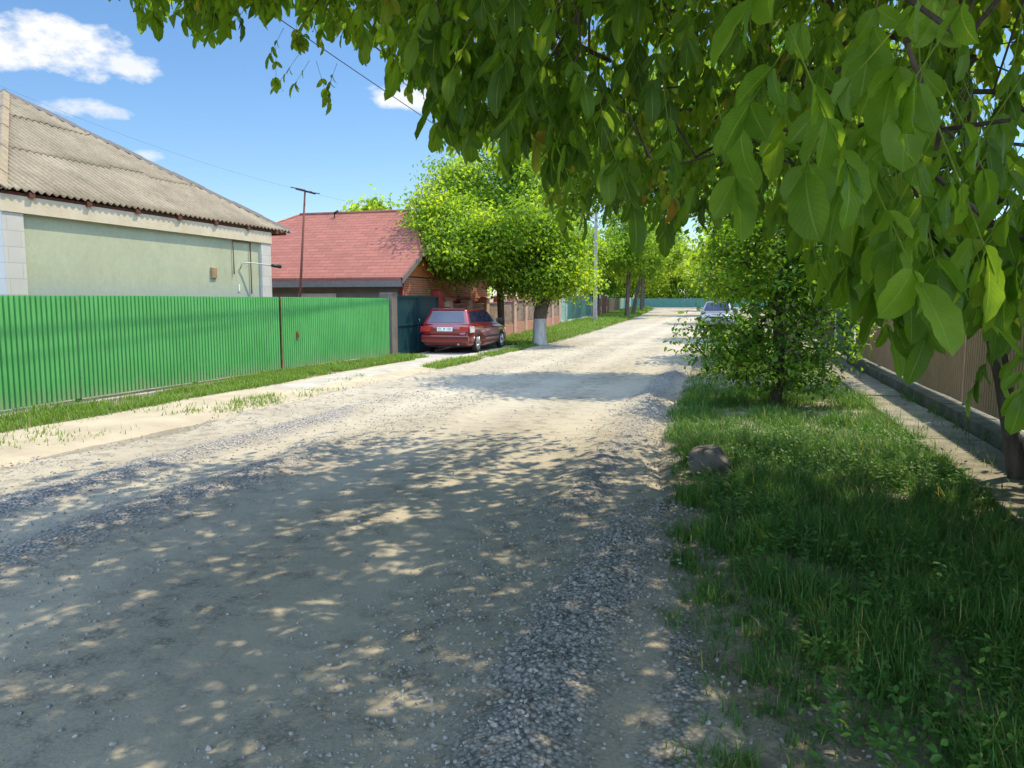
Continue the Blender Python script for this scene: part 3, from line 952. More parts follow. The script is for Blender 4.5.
def leafy_spray(Lv, p, n, rad, size, temps, r, tint0, tsd, flat=.75, droop=.5):
    az = r.uniform(0, 2 * math.pi, n)
    O = p + r.normal(0, 1, (n, 3)) * rad * np.array([1, 1, flat]) * .6
    D = np.stack([np.cos(az), np.sin(az), r.normal(-droop, .4, n)], 1)
    N = np.stack([r.normal(0, .45, n), r.normal(0, .45, n), np.ones(n)], 1)
    tt = np.clip(r.normal(tint0, tsd) + r.normal(0, .12, n), 0, 1)
    Lv.add(O, D, N, size * r.uniform(.7, 1.3, n), tt, temps, r)


def tree(name, label, base, lobes, trunk, natt, nleaf, size, leafm, barkm, r_base, seed, group=None, tint0=.5, tsd=.18, rad=.42, temps=None, shell=.55, step=.5, droop=.5, cat='tree', hollow=None, flat=.75):
    """lobes: (x,y,z,rx,ry,rz) relative to base"""
    r = np.random.default_rng(seed)
    base = np.array(base, float)
    root = empty(name, base); tag(root, label, cat, group)
    lobes = np.array(lobes, float); vol = (lobes[:, 3] * lobes[:, 4] * lobes[:, 5]) ** .75; vol /= vol.sum()
    att = []
    while len(att) < natt:
        k = r.choice(len(lobes), p=vol); u = r.normal(size=3); u /= np.linalg.norm(u)
        u *= (shell + (1 - shell) * r.random()) if r.random() < .8 else r.random()
        p = lobes[k, :3] + u * lobes[k, 3:]
        if p[2] < .25: continue
        att.append(p)
    att = np.array(att)
    tr = np.array(trunk, float)
    nodes, par, tips = skeleton(tr, att, step, .08, r, .07)
    wood(nodes, par, .007, r_base, barkm, root, (0, 0, 0), 'trunk', 7, 2.4, 1.25, max(2, len(tr) // 2 + 1))
    Lv = Leaves(); temps = temps or COARSE
    for p in att: leafy_spray(Lv, p, nleaf, rad, size, temps, r, tint0, tsd, flat, droop)
    Lv.build('crown', leafm, root)
    return root


def gz(x, y, d=0.0): return float(H(x, y)) + d


# second walnut behind the shrub: wide crown over the road (the shade band across the road is its)
tree('walnut_tree', 'second walnut tree behind the right hand shrub, its crown arching over the road', (.95, 15.2, gz(.95, 15.2)),
     [(-1.6, 2.6, 5.2, 3.6, 2.6, 1.6), (.5, 3.0, 5.6, 2.2, 2.4, 1.8), (-3.8, 2.6, 4.7, 2.2, 1.9, .9), (.3, 2.5, 4.0, 2.2, 1.6, 1.2)],
     [(0, 0, 0), (-.02, .1, .8), (-.1, .25, 1.7), (-.25, .6, 2.7), (-.4, 1.2, 3.6)], 470, 80, .165, MAT['walnutfar'], MAT['bark'], .15, 202, rad=.5, tint0=.5)

# shrub on the verge
tree('shrub', 'leafy green shrub with branches sweeping low over the verge by the road edge', (.55, 12.9, gz(.55, 12.9)),
     [(-.1, .1, 1.65, .95, .9, .8), (-.75, .1, 1.05, .75, .7, .38), (.3, .2, 2.4, .95, .9, .8), (.75, 0, 1.35, .75, .8, .6), (-.15, -.1, .75, .95, .8, .28), (-.2, .3, 3.1, .9, .9, .7), (.9, .3, 2.1, .8, .8, .8), (.1, .1, .5, .9, .7, .28), (-.75, .1, 1.95, .6, .6, .45)],
     [(0, 0, 0), (.05, 0, .4), (.05, .05, .9), (.0, .05, 1.5), (.1, .1, 2.2), (.1, .1, 2.9)], 320, 38, .098, MAT['shrubleaf'], MAT['bark2'], .085, 303, tint0=.44, tsd=.22, rad=.3, step=.3, cat='shrub', temps=MID)

# street trees on the left
tree('street_tree', 'tall bright green tree rising behind the red car, in front of the red roof', (-9.05, 29.0, gz(-9.05, 29.0)),
     [(-.3, -.4, 4.2, 2.3, 2.3, 1.4), (-.7, -.3, 5.6, 2.1, 2.1, 1.3), (.9, 0, 5.0, 2.2, 2.0, 1.5), (-1.5, -.8, 3.3, 1.4, 1.6, .8), (.6, 0, 6.6, 1.8, 1.6, 1.0), (1.0, -.6, 3.3, 1.6, 1.6, .8), (-1.5, -.4, 6.8, 1.0, .9, .5), (-2.5, -2.6, 2.5, .8, .8, .3), (.2, -2.2, 3.6, 1.8, 1.4, .8), (-2.0, -.6, 4.6, 1.4, 1.4, 1.2), (-1.9, -1.6, 3.5, 1.3, 1.3, .9), (1.0, -2.9, 4.3, 1.8, 1.6, 1.0), (-.5, -3.3, 3.9, 1.7, 1.5, .9), (-1.5, -2.6, 4.8, 1.4, 1.4, .9), (-1.1, -3.3, 2.9, 1.3, 1.0, .5), (.2, -2.6, 2.95, 1.3, 1.0, .5), (-.6, -4.2, 3.1, 1.1, .9, .6), (-.1, 0, 7.35, 1.2, 1.2, .7), (-2.2, .2, 5.9, 1.1, 1.1, .8)],
     [(0, 0, 0), (.02, 0, .8), (.0, 0, 1.6), (-.05, 0, 2.4), (-.05, 0, 3.4), (0, 0, 4.6)], 600, 84, .165, MAT['treeleaf'], MAT['bark'], .14, 404, tint0=.45, tsd=.26, rad=.56, shell=.35)
tree('street_tree', 'short round tree with a forked white limewashed trunk at the road edge', (-7.25, 28.2, gz(-7.25, 28.2)),
     [(.1, 0, 3.0, 1.75, 1.7, 1.1), (.7, 0, 2.5, 1.3, 1.4, .8), (-.8, 0, 2.6, 1.0, 1.1, .7), (.3, 0, 3.9, 1.3, 1.3, .7)],
     [(0, 0, -.05), (0, 0, .4), (0, 0, .8), (.02, 0, 1.15), (.05, 0, 1.35)], 230, 84, .16, MAT['treeleaf'], MAT['lime'], .26, 505, tint0=.45, tsd=.26, rad=.52, shell=.35)
LEFT = [(-8.9, 63, 'bushy dark green tree beyond the utility pole', 'treeleaf', 9.6, 3.6, .42), (-9.6, 72, 'green tree with a leaning pale trunk by the brown red gate', 'treeleaf', 10.2, 4.2, .42),
        (-10.3, 84, 'dense green tree on the left verge before the far teal fence', 'yellowleaf', 10.8, 4.4, .45), (-12.6, 54, 'leafy tree standing behind the pale teal fence', 'treeleaf', 9.6, 3.6, .45),
        (-11.6, 96, 'yellow green tree at the far left end of the road', 'yellowleaf', 9.5, 4.2, .5)]
for k, (x, y, lab, mm, h, w, t0) in enumerate(LEFT):
    lean = .9 if k == 1 else .1
    tree('street_tree', lab, (x, y, gz(x, y)), [(lean, 0, h * .62, w, w, h * .24), (lean + .8, .5, h * .5, w * .7, w * .7, h * .17), (lean - .9, -.4, h * .52, w * .7, w * .7, h * .18), (lean + .2, 0, h * .85, w * .6, w * .6, h * .15)],
         [(0, 0, 0), (lean * .2, 0, h * .12), (lean * .5, 0, h * .24), (lean * .8, 0, h * .36), (lean, 0, h * .55)], 190, 62, .27, MAT[mm], MAT['bark'], .17, 600 + k, 'trees along the left verge', tint0=t0, rad=.62, step=.9)
RIGHT = [(1.4, 24.0, 'green roadside tree behind the second walnut on the right', 'treeleaf', 6.0, 2.4, .5), (.6, 34, 'bright green tree beside the parked silver car', 'yellowleaf', 5.6, 2.3, .45),
         (-.6, 52, 'green tree on the right verge behind the parked silver car', 'treeleaf', 6.2, 2.5, .55), (-1.6, 72, 'far right yellow green tree arching towards the road', 'yellowleaf', 7.5, 3.3, .5),
         (-2.6, 92, 'pale tree at the far right end of the road', 'yellowleaf', 7.5, 3.2, .6)]
for k, (x, y, lab, mm, h, w, t0) in enumerate(RIGHT):
    tree('street_tree', lab, (x, y, gz(x, y)), [(-.3, 0, h * .62, w, w, h * .24), (-1.1, .5, h * .5, w * .7, w * .7, h * .17), (.9, -.4, h * .5, w * .7, w * .7, h * .2), (.2, 0, h * .85, w * .6, w * .6, h * .15)],
         [(0, 0, 0), (0, 0, h * .12), (-.05, 0, h * .24), (-.1, 0, h * .36), (-.2, 0, h * .55)], 190, 62, .22 if y < 60 else .3, MAT[mm], MAT['bark'], .15, 700 + k, 'trees along the right verge', tint0=t0, rad=.58, step=.9)
BACK = [(-20, 118, 'dark green tree behind the far fence, leftmost', 'treeleaf', 9, 4, .3), (-14.5, 117, 'yellow green tree behind the far teal fence, left of the road axis', 'yellowleaf', 9.5, 3.6, .6), (-10, 121, 'tall yellow green tree behind the middle of the far fence', 'yellowleaf', 11, 3.8, .55),
        (-4.0, 118, 'round green tree in front of the far house', 'treeleaf', 6.5, 2.8, .6), (3, 120, 'dark tree behind the far fence, rightmost', 'treeleaf', 9.5, 4, .4), (-27, 70, 'treetop far behind the left yards', 'treeleaf', 8.5, 3.5, .5),
        (-24, 47, 'treetop peeking over the red roof', 'treeleaf', 7.9, 2.2, .6),
        (10, 48, 'green tree in the yard behind the grey board fence on the right', 'treeleaf', 7, 3.2, .5), (15, 36, 'wide green tree deep in the yard behind the tan fence', 'treeleaf', 7.5, 3.6, .45)]
for k, (x, y, lab, mm, h, w, t0) in enumerate(BACK):
    tree('tree', lab, (x, y, gz(x, y)), [(0, 0, h * .6, w, w, h * .28), (0, -.5, h * .22, w * 1.1, w * .8, h * .17), (-w * .5, 0, h * .42, w * .7, w * .7, h * .2), (w * .5, 0, h * .45, w * .7, w * .7, h * .2), (.2, 0, h * .85, w * .6, w * .6, h * .16)],
         [(0, 0, 0), (0, 0, h * .12), (0, 0, h * .24), (0, 0, h * .36), (0, 0, h * .55)], 230, 60, .42, MAT[mm], MAT['bark'], .2, 800 + k, 'trees behind the far fences', tint0=t0, rad=.85, step=1.1)


# ------------------------------------------------------------------ grass
def blades(x, y, h, w, tint, r, lean=.45, z=None):
    n = len(x)
    az = r.uniform(0, 2 * math.pi, n); la = r.uniform(.1, 1, n) * lean
    d = np.stack([np.cos(az), np.sin(az)], 1); s = np.stack([-d[:, 1], d[:, 0]], 1)
    z0 = (H(x, y) if z is None else z) - .01
    ts = (0, .4, .75, 1.0); ww = (1, .85, .5, .06)
    rows = []
    for t, k in zip(ts, ww):
        off = d * (la * h * t ** 2)[:, None]
        zz = z0 + h * t * (1 - .35 * la * t)
        for sg in (-1, 1):
            rows.append(np.stack([x + off[:, 0] + s[:, 0] * w * k * sg * .5, y + off[:, 1] + s[:, 1] * w * k * sg * .5, zz], 1))
    V = np.stack(rows, 1).reshape(-1, 3)
    f = np.array([[0, 1, 3, 2], [2, 3, 5, 4], [4, 5, 7, 6]])
    F = (f[None] + (np.arange(n) * 8)[:, None, None]).reshape(-1, 4)
    return V, F, np.repeat(tint, 8)


def grass_obj(name, parts, m, label, weeds=None):
    Vs, Fs, Ts, off = [], [], [], 0
    for v, f, t in parts:
        Vs.append(v); Fs.append(f + off); Ts.append(t); off += len(v)
    if weeds is not None:
        Vs.append(np.concatenate(weeds.V)); Fs.append(np.concatenate(weeds.F) + off); Ts.append(np.concatenate(weeds.T))
    o = npmesh(name, np.concatenate(Vs), np.concatenate(Fs), m, smooth=True, tint=np.concatenate(Ts))
    return tag(o, label, 'grass', kind='stuff')


def right_grass():
    r = np.random.default_rng(55)
    parts = []; W = Leaves()
    for (y0, y1, n, hs, wd) in ((1.6, 5, 95000, 1.15, .0055), (5, 9, 85000, 1.3, .007), (9, 15, 60000, 1.25, .009), (15, 32, 24000, 1.2, .014)):
        k = n
        y = r.uniform(y0, y1, k); e = road_right(y)
        e = e - np.where(y < 6, .30, .0) * sst(6.0, 5.0, y)
        x = e - .12 + (3.0 - e) * r.random(k)
        xl = x - e
        # thin trodden patch near the camera, full sward further right
        thin = sst(.05, .75, xl + .7 * (fbm(x * 1.7, y * 1.7, 5) - .5) + .14 * (y - 4.8))
        full = sst(.0, .22, xl + .35 * (fbm(x * 2.5, y * 2.5, 6) - .5))
        dens = full * np.where(y < 6.5, .42 + .58 * thin, 1.0)
        clump = fbm(x * 3.1, y * 3.1, 7)
        c2 = fbm(x * 7, y * 7, 15, 2)
        dens = dens * (.25 + .95 * sst(.3, .6, clump)) * np.where((y < 6.5) & (thin < .8), .25 + 1.6 * sst(.48, .62, c2), 1)
        dens = dens * (1 - .93 * (((x + .30) / .30) ** 2 + ((y - 7.35) / .42) ** 2 < 1))
        dry = sst(.56, .7, fbm(x * .9 + 4, y * .9, 9)) * sst(8.5, 10, y)
        dens = dens * (1 - .55 * dry)
        dens = np.where((x > 2.0 + .25 * (fbm(y * 1.5, y * 0, 14) - .3)) & (x < 2.76), dens * .05, dens)
        kerb = (x > 2.66) & (x < 2.79)
        dens = np.where(x > 2.74, 0, dens); dens = np.where(kerb, 1.0 * sst(.45, .6, fbm(x * 2, y * 1.4, 16)), dens)
        kp = r.random(k) < dens
        x, y, clump, dry, thin = x[kp], y[kp], clump[kp], dry[kp], thin[kp]
        h = hs * .78 * (.05 + .19 * r.random(len(x)) ** 1.7) * (.25 + 1.5 * clump) * np.where(y < 6.5, .5 + .5 * thin, 1) * (1 - .4 * dry)
        tn = np.clip(r.normal(.34, .17, len(x)) + .3 * dry + .2 * (clump - .5), 0, .9)
        tn = np.where(r.random(len(x)) < .09, r.uniform(.9, 1, len(x)), tn)
        parts.append(blades(x, y, h, wd * (.6 + .9 * r.random(len(x))), tn, r, 1.15))
    # broad leaved weeds
    n = 9000
    y = r.uniform(2.0, 10, n) ** 1.0; x = road_right(y) + .2 + r.random(n) ** .8 * 2.6
    kp = (x < 2.0) & (fbm(x * 1.5, y * 1.5, 12) > .44); x, y = x[kp], y[kp]
    for a, b in zip(x, y):
        k = r.integers(4, 8); z = gz(a, b)
        hh = r.uniform(.04, .22)
        az = r.uniform(0, 6.28, k)
        O = np.stack([a + 0 * az, b + 0 * az, z + hh * r.uniform(.3, 1, k)], 1)
        D = np.stack([np.cos(az), np.sin(az), r.uniform(-.1, .7, k)], 1)
        N = np.tile([0, 0, 1.0], (k, 1)) + r.normal(0, .3, (k, 3))
        W.add(O, D, N, r.uniform(.018, .052, k), np.clip(r.normal(.45, .15, k), 0, .85), MID, r)
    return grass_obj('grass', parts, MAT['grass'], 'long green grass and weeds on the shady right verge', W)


right_grass()


def left_grass():
    r = np.random.default_rng(66)
    parts = []
    def patch(n, y0, y1, xl, xr, h0, w, seed, thr=.35, dryb=.0):
        y = r.uniform(y0, y1, n); b = bend(y)
        x = b + xl + (xr - xl) * r.random(n)
        f = fbm(x * 1.6, y * 1.0, seed); e = np.minimum(x - b - xl, xr - x + b)
        kp = r.random(n) < sst(0, .3, e + .3 * (f - .5)) * sst(thr - .1, thr + .12, f)
        x, y, f = x[kp], y[kp], f[kp]
        h = h0 * (.4 + .9 * r.random(len(x))) * (.6 + .8 * f)
        tn = np.clip(r.normal(.45 + dryb, .2, len(x)), 0, 1)
        parts.append(blades(x, y, h, w * (.7 + .6 * r.random(len(x))), tn, r, .9, H(x, y) + .03))
    patch(26000, 3, 15.6, -10.12, -8.75, .13, .012, 3, .3)
    patch(9000, 13.5, 16.0, -10.1, -9.2, .12, .014, 3, .3)
    patch(14000, 16.2, 21.4, -10.15, -8.85, .13, .016, 4, .3)
    patch(5000, 9, 20.5, -8.1, -7.2, .08, .015, 5, .52, .15)
    patch(1600, 4, 11, -8.8, -7.3, .07, .012, 6, .6, .2)
    patch(9000, 18, 28.5, -7.85, -7.15, .11, .02, 8, .38, .1)
    patch(15000, 27.5, 45, -10.0, -7.05, .14, .03, 9, .25)
    patch(13000, 45, 70, -10.2, -7.1, .2, .05, 10, .2)
    patch(9000, 70, 104, -10.4, -7.1, .25, .08, 11, .2)
    patch(5000, 32, 104, -1.2, 1.5, .2, .07, 12, .3)
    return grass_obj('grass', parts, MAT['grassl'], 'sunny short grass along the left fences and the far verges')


left_grass()


# ------------------------------------------------------------------ fences
def ribbed(y0, y1, xf, z0, z1, period=.09, depth=.024, groove=.34, face=1, topj=0.0):
    """profiled sheet running along the street; xf(y) = plane, z0/z1(y) heights"""
    prof = [(0, 0), (1 - groove - .08, 0), (1 - groove - .03, -1), (.97, -1)]
    n = int((y1 - y0) / period)
    yy = []; off = []
    for i in range(n + 1):
        for t, d in prof:
            q = y0 + (i + t) * period
            if q <= y1: yy.append(q); off.append(d * depth)
    yy = np.array(yy); off = np.array(off)
    X = xf(yy) + off * face
    a = np.stack([X, yy, z0(yy)], 1); b = np.stack([X, yy, z1(yy)], 1)
    th = np.array([-.004 * face, 0, 0])
    V = np.concatenate([a, b, b + th, a + th]); m = len(yy); i = np.arange(m - 1)
    F = np.concatenate([np.stack([i + k * m, i + 1 + k * m, i + 1 + ((k + 1) % 4) * m, i + ((k + 1) % 4) * m], 1) for k in range(4)])
    return V, F


def fence_x(c): return lambda y: c + bend(y)


GX = -10.2
ROOTS = {}
root = empty('fence', (0, 0, 0)); tag(root, 'long green ribbed metal fence in front of the pale green house', 'fence')
for k, (a, b) in enumerate(((1.6, 4.3), (4.302, 7.1), (7.102, 9.9), (9.902, 12.7), (12.702, 15.56))):
    jz = [0, .004, -.003, .002, -.002][k]
    V, F = ribbed(a, b, lambda y: GX + .002 * (k % 2) + 0 * y, lambda y: H(GX, y) + .11 + 0 * y, lambda y: 1.80 + jz + .0022 * (y - 8))
    npmesh('panel', V, F, MAT['green'], root)
mb = MB(); mb.box(GX - .16, GX + .08, 1.6, 21.4, -.2, .085, .01); mb.build('concrete_base', MAT['concrete'], root)
for y in (1.7, 4.3, 7.1, 9.9, 12.7, 15.4):
    mb = MB(); mb.box(GX - .12, GX - .034, y - .03, y + .03, .0, 1.72); mb.build('post', MAT['greendk'], root)
for z in (.45, 1.45):
    mb = MB(); mb.box(GX - .09, GX - .032, 1.7, 15.4, z, z + .04); mb.build('rail', MAT['greendk'], root)

root = empty('gate', (GX, 15.6, 0)); tag(root, 'green ribbed metal gate with a rusty handle, between the green fence and the grey pillar', 'gate')
V, F = ribbed(15.62, 21.35, lambda y: GX + 0 * y, lambda y: H(GX, y) + .10, lambda y: 1.815 + 0 * y)
npmesh('panel', V - np.array([GX, 15.6, 0]), F, MAT['green'], root)
mb = MB(); mb.box(-.09, -.032, 0, .05, .05, 1.76).box(-.09, -.032, 5.7, 5.75, .05, 1.76)  .box(-.085, -.034, .05, 5.7, .3, .34).box(-.085, -.034, .05, 5.7, 1.5, 1.54)
mb.build('gate_frame', MAT['greendk'], root)
mb = MB(); mb.box(.004, .012, .62, .70, .80, 1.0, .002).tube([(.012, .66, .95), (.06, .66, .95), (.07, .63, .86)], .012); mb.build('handle', MAT['rust'], root)
mb = MB(); mb.box(.004, .010, .0, .03, .12, 1.8); mb.build('edge_strip', MAT['rust'], root)

# grey pillar + dark gate in front of the red roofed house
mb = MB(); mb.box(GX - .35, GX + .06, 21.42, 21.82, -.1, 1.98, .015)
o = mb.build('gate_pillar', MAT['greywall']); tag(o, 'grey rendered gate pillar at the end of the green gate', 'pillar')
root = empty('gate', (GX, 21.84, 0)); tag(root, 'dark teal sheet metal double gate behind the red car', 'gate')
for k in range(2):
    mb = MB(); a = .02 + k * 1.72
    mb.box(-.05, 0, a, a + 1.68, .08, 1.9, .006)
    p = mb.build('gate_leaf', MAT['darkteal'], root)
    mb = MB()
    for q in (.0, 1.62): mb.box(.001, .03, a + q, a + q + .06, .08, 1.9)
    for z in (.08, .95, 1.84): mb.box(.001, .028, a + .06, a + 1.62, z, z + .06)
    mb.build('leaf_frame', MAT['darkteal'], p)
mb = MB(); mb.tube([(.03, 1.66, 1.0), (.07, 1.66, 1.0), (.07, 1.66, 1.14), (.03, 1.66, 1.14)], .01); mb.build('handle', MAT['steel'], root)
mb = MB(); mb.box(GX - .3, GX + .06, 25.32, 25.7, -.1, 2.1, .015)
o = mb.build('gate_pillar', MAT['redmetal']); tag(o, 'red painted gate post between the dark teal gate and the brick fence', 'pillar')

# brick pillar fence
root = empty('fence', (GX, 25.7, 0)); tag(root, 'brick fence with pink beige pillars and rough stone infill behind the street trees', 'fence')
ys_ = np.arange(26.1, 46, 2.12)
for k, y in enumerate(ys_):
    x = float(bend(y)); z = gz(GX + x, y)
    mb = MB(); mb.box(x - .19, x + .19, y - 25.7 - .19, y - 25.7 + .19, z - .1, z + 1.72, .008); p = mb.build('pillar', MAT['pinkbrick'], root)
    mb = MB()
    a = [(x - .25, y - 25.95, z + 1.72), (x + .25, y - 25.95, z + 1.72), (x + .25, y - 25.45, z + 1.72), (x - .25, y - 25.45, z + 1.72)]
    mb.prism(a, (0, 0, .05)); mb.box(x - .12, x + .12, y - 25.7 - .12, y - 25.7 + .12, z + 1.772, z + 1.83, .02)
    mb.build('cap', MAT['capred'], p)
    if k < len(ys_) - 1:
        y2 = y + 2.12; xm = float(bend(y + 1.06))
        mb = MB(); mb.box(xm - .13, xm + .13, y - 25.7 + .2, y2 - 25.7 - .2, z - .1, z + .55, .006); mb.build('base_wall', MAT['basebrick'], root)
        mb = MB(); mb.box(xm - .08, xm + .08, y - 25.7 + .2, y2 - 25.7 - .2, z + .552, z + 1.55, .004); mb.build('infill_panel', MAT['stonefill'], root)
        mb = MB(); mb.box(xm - .12, xm + .12, y - 25.7 + .2, y2 - 25.7 - .2, z + 1.552, z + 1.6); mb.build('coping', MAT['capred'], root)


def sheet_fence(name, y0, y1, c, h, m, label, period=.14, foot=None, face=1, post=None):
    root = empty(name, (0, 0, 0)); tag(root, label, 'gate' if name == 'gate' else 'fence')
    V, F = ribbed(y0, y1, fence_x(c), lambda y: H(c + bend(y), y) + (.2 if foot else .06), lambda y: H(c + bend(y), y) + h, period, .02, .3, face)
    npmesh('panel', V, F, m, root)
    if foot:
        ys = np.arange(y0, y1 + .01, min(2.0, y1 - y0))
        for a, b in zip(ys[:-1], ys[1:]):
            pass
        mb = MB()
        for a, b in zip(ys[:-1], ys[1:]):
            x = c + float(bend((a + b) / 2)); z = gz(x, (a + b) / 2)
            mb.box(x - .10, x + .08, a, b, z - .2, z + .2)
        mb.build('base_wall', foot, root)
    n = max(1, int((y1 - y0) / 2.5))
    for k in range(n + 1):
        y = y0 + (y1 - y0) * k / n; x = c + float(bend(y)); z = gz(x, y)
        mb = MB(); mb.box(x - .11 * face - .05, x - .11 * face + .05, y - .05, y + .05, z - .1, z + h - .05 + (.15 if post else 0))
        mb.build('post', post or MAT['greendk'], root)
    return root


sheet_fence('fence', 45.6, 48.6, GX, 1.75, MAT['teal_pale'], 'short pale faded teal fence next to the brick fence', foot=MAT['palepost'])
sheet_fence('fence', 48.7, 60.0, GX, 1.75, MAT['teal'], 'teal sheet fence beside the utility pole', foot=MAT['palepost'])
sheet_fence('fence', 60.2, 66.0, GX, 1.5, MAT['darkwood'], 'dark board fence past the utility pole', .16, post=MAT['palepost'])
sheet_fence('gate', 66.2, 70.5, GX, 1.7, MAT['brownred'], 'brown red gate between pale posts', .2, post=MAT['palepost'])
sheet_fence('fence', 70.7, 84.0, GX, 1.4, MAT['wood'], 'weathered grey board fence far along the left verge', .18)
sheet_fence('fence', 84.2, 105.0, GX, 1.4, MAT['teal_pale'], 'pale fence at the far left end of the road', .2)

# far cross fence
root = empty('fence', (0, 112.5, 0)); tag(root, 'teal green fence closing the far end of the road', 'fence')
V, F = ribbed(-24, 12, lambda y: 0 * y, lambda y: 0 * y + gz(-8, 112) + .02, lambda y: 0 * y + gz(-8, 112) + 1.35, .2, .025, .3)
npmesh('panel', np.stack([V[:, 1], -V[:, 0], V[:, 2]], 1), F[:, ::-1], MAT['teal'], root)
for x in np.arange(-24, 12.1, 3):
    mb = MB(); mb.box(x - .05, x + .05, .05, .15, gz(-8, 112) - .2, gz(-8, 112) + 1.3); mb.build('post', MAT['greendk'], root)

# right hand tan fence on a low wall
root = empty('fence', (0, 0, 0)); tag(root, 'tan brown ribbed metal fence on a low mossy concrete wall along the right footpath', 'fence')
for k, (a, b) in enumerate(((1.5, 5.0), (5.003, 8.5), (8.503, 12.0), (12.003, 15.5), (15.503, 19.0), (19.003, 22.5))):
    V, F = ribbed(a, b, lambda y: 2.98 + .002 * (k % 2) + 0 * y, lambda y: H(2.9, y) + .26, lambda y: H(2.9, y) + 1.95, .10, .035, .40, -1)
    npmesh('panel', V, F, MAT['tan'], root)
mb = MB()
y = 1.5
while y < 22.4:
    L = min(random.uniform(1.2, 2.4), 22.5 - y); z = gz(2.9, y + L / 2)
    mb.box(2.78 + random.uniform(-.015, .015), 3.08, y, y + L - .015, z - .3, z + .22 + random.uniform(-.02, .02), .012); y += L
mb.build('base_wall', MAT['darkconc'], root)
for y in np.arange(1.6, 22.6, 3.5):
    mb = MB(); mb.box(3.03, 3.09, y - .03, y + .03, .25, 1.9); mb.build('post', MAT['greendk'], root)
for z in (.7, 1.6):
    mb = MB(); mb.box(3.028, 3.06, 1.6, 22.4, z, z + .04); mb.build('rail', MAT['greendk'], root)
sheet_fence('gate', 22.7, 27.0, 2.95, 1.9, MAT['teal'], 'teal metal gate glimpsed through the right hand shrub', .16, face=-1)
sheet_fence('fence', 27.2, 60.0, 2.95, 1.7, MAT['wood'], 'grey board fence far along the right verge', .18, face=-1)


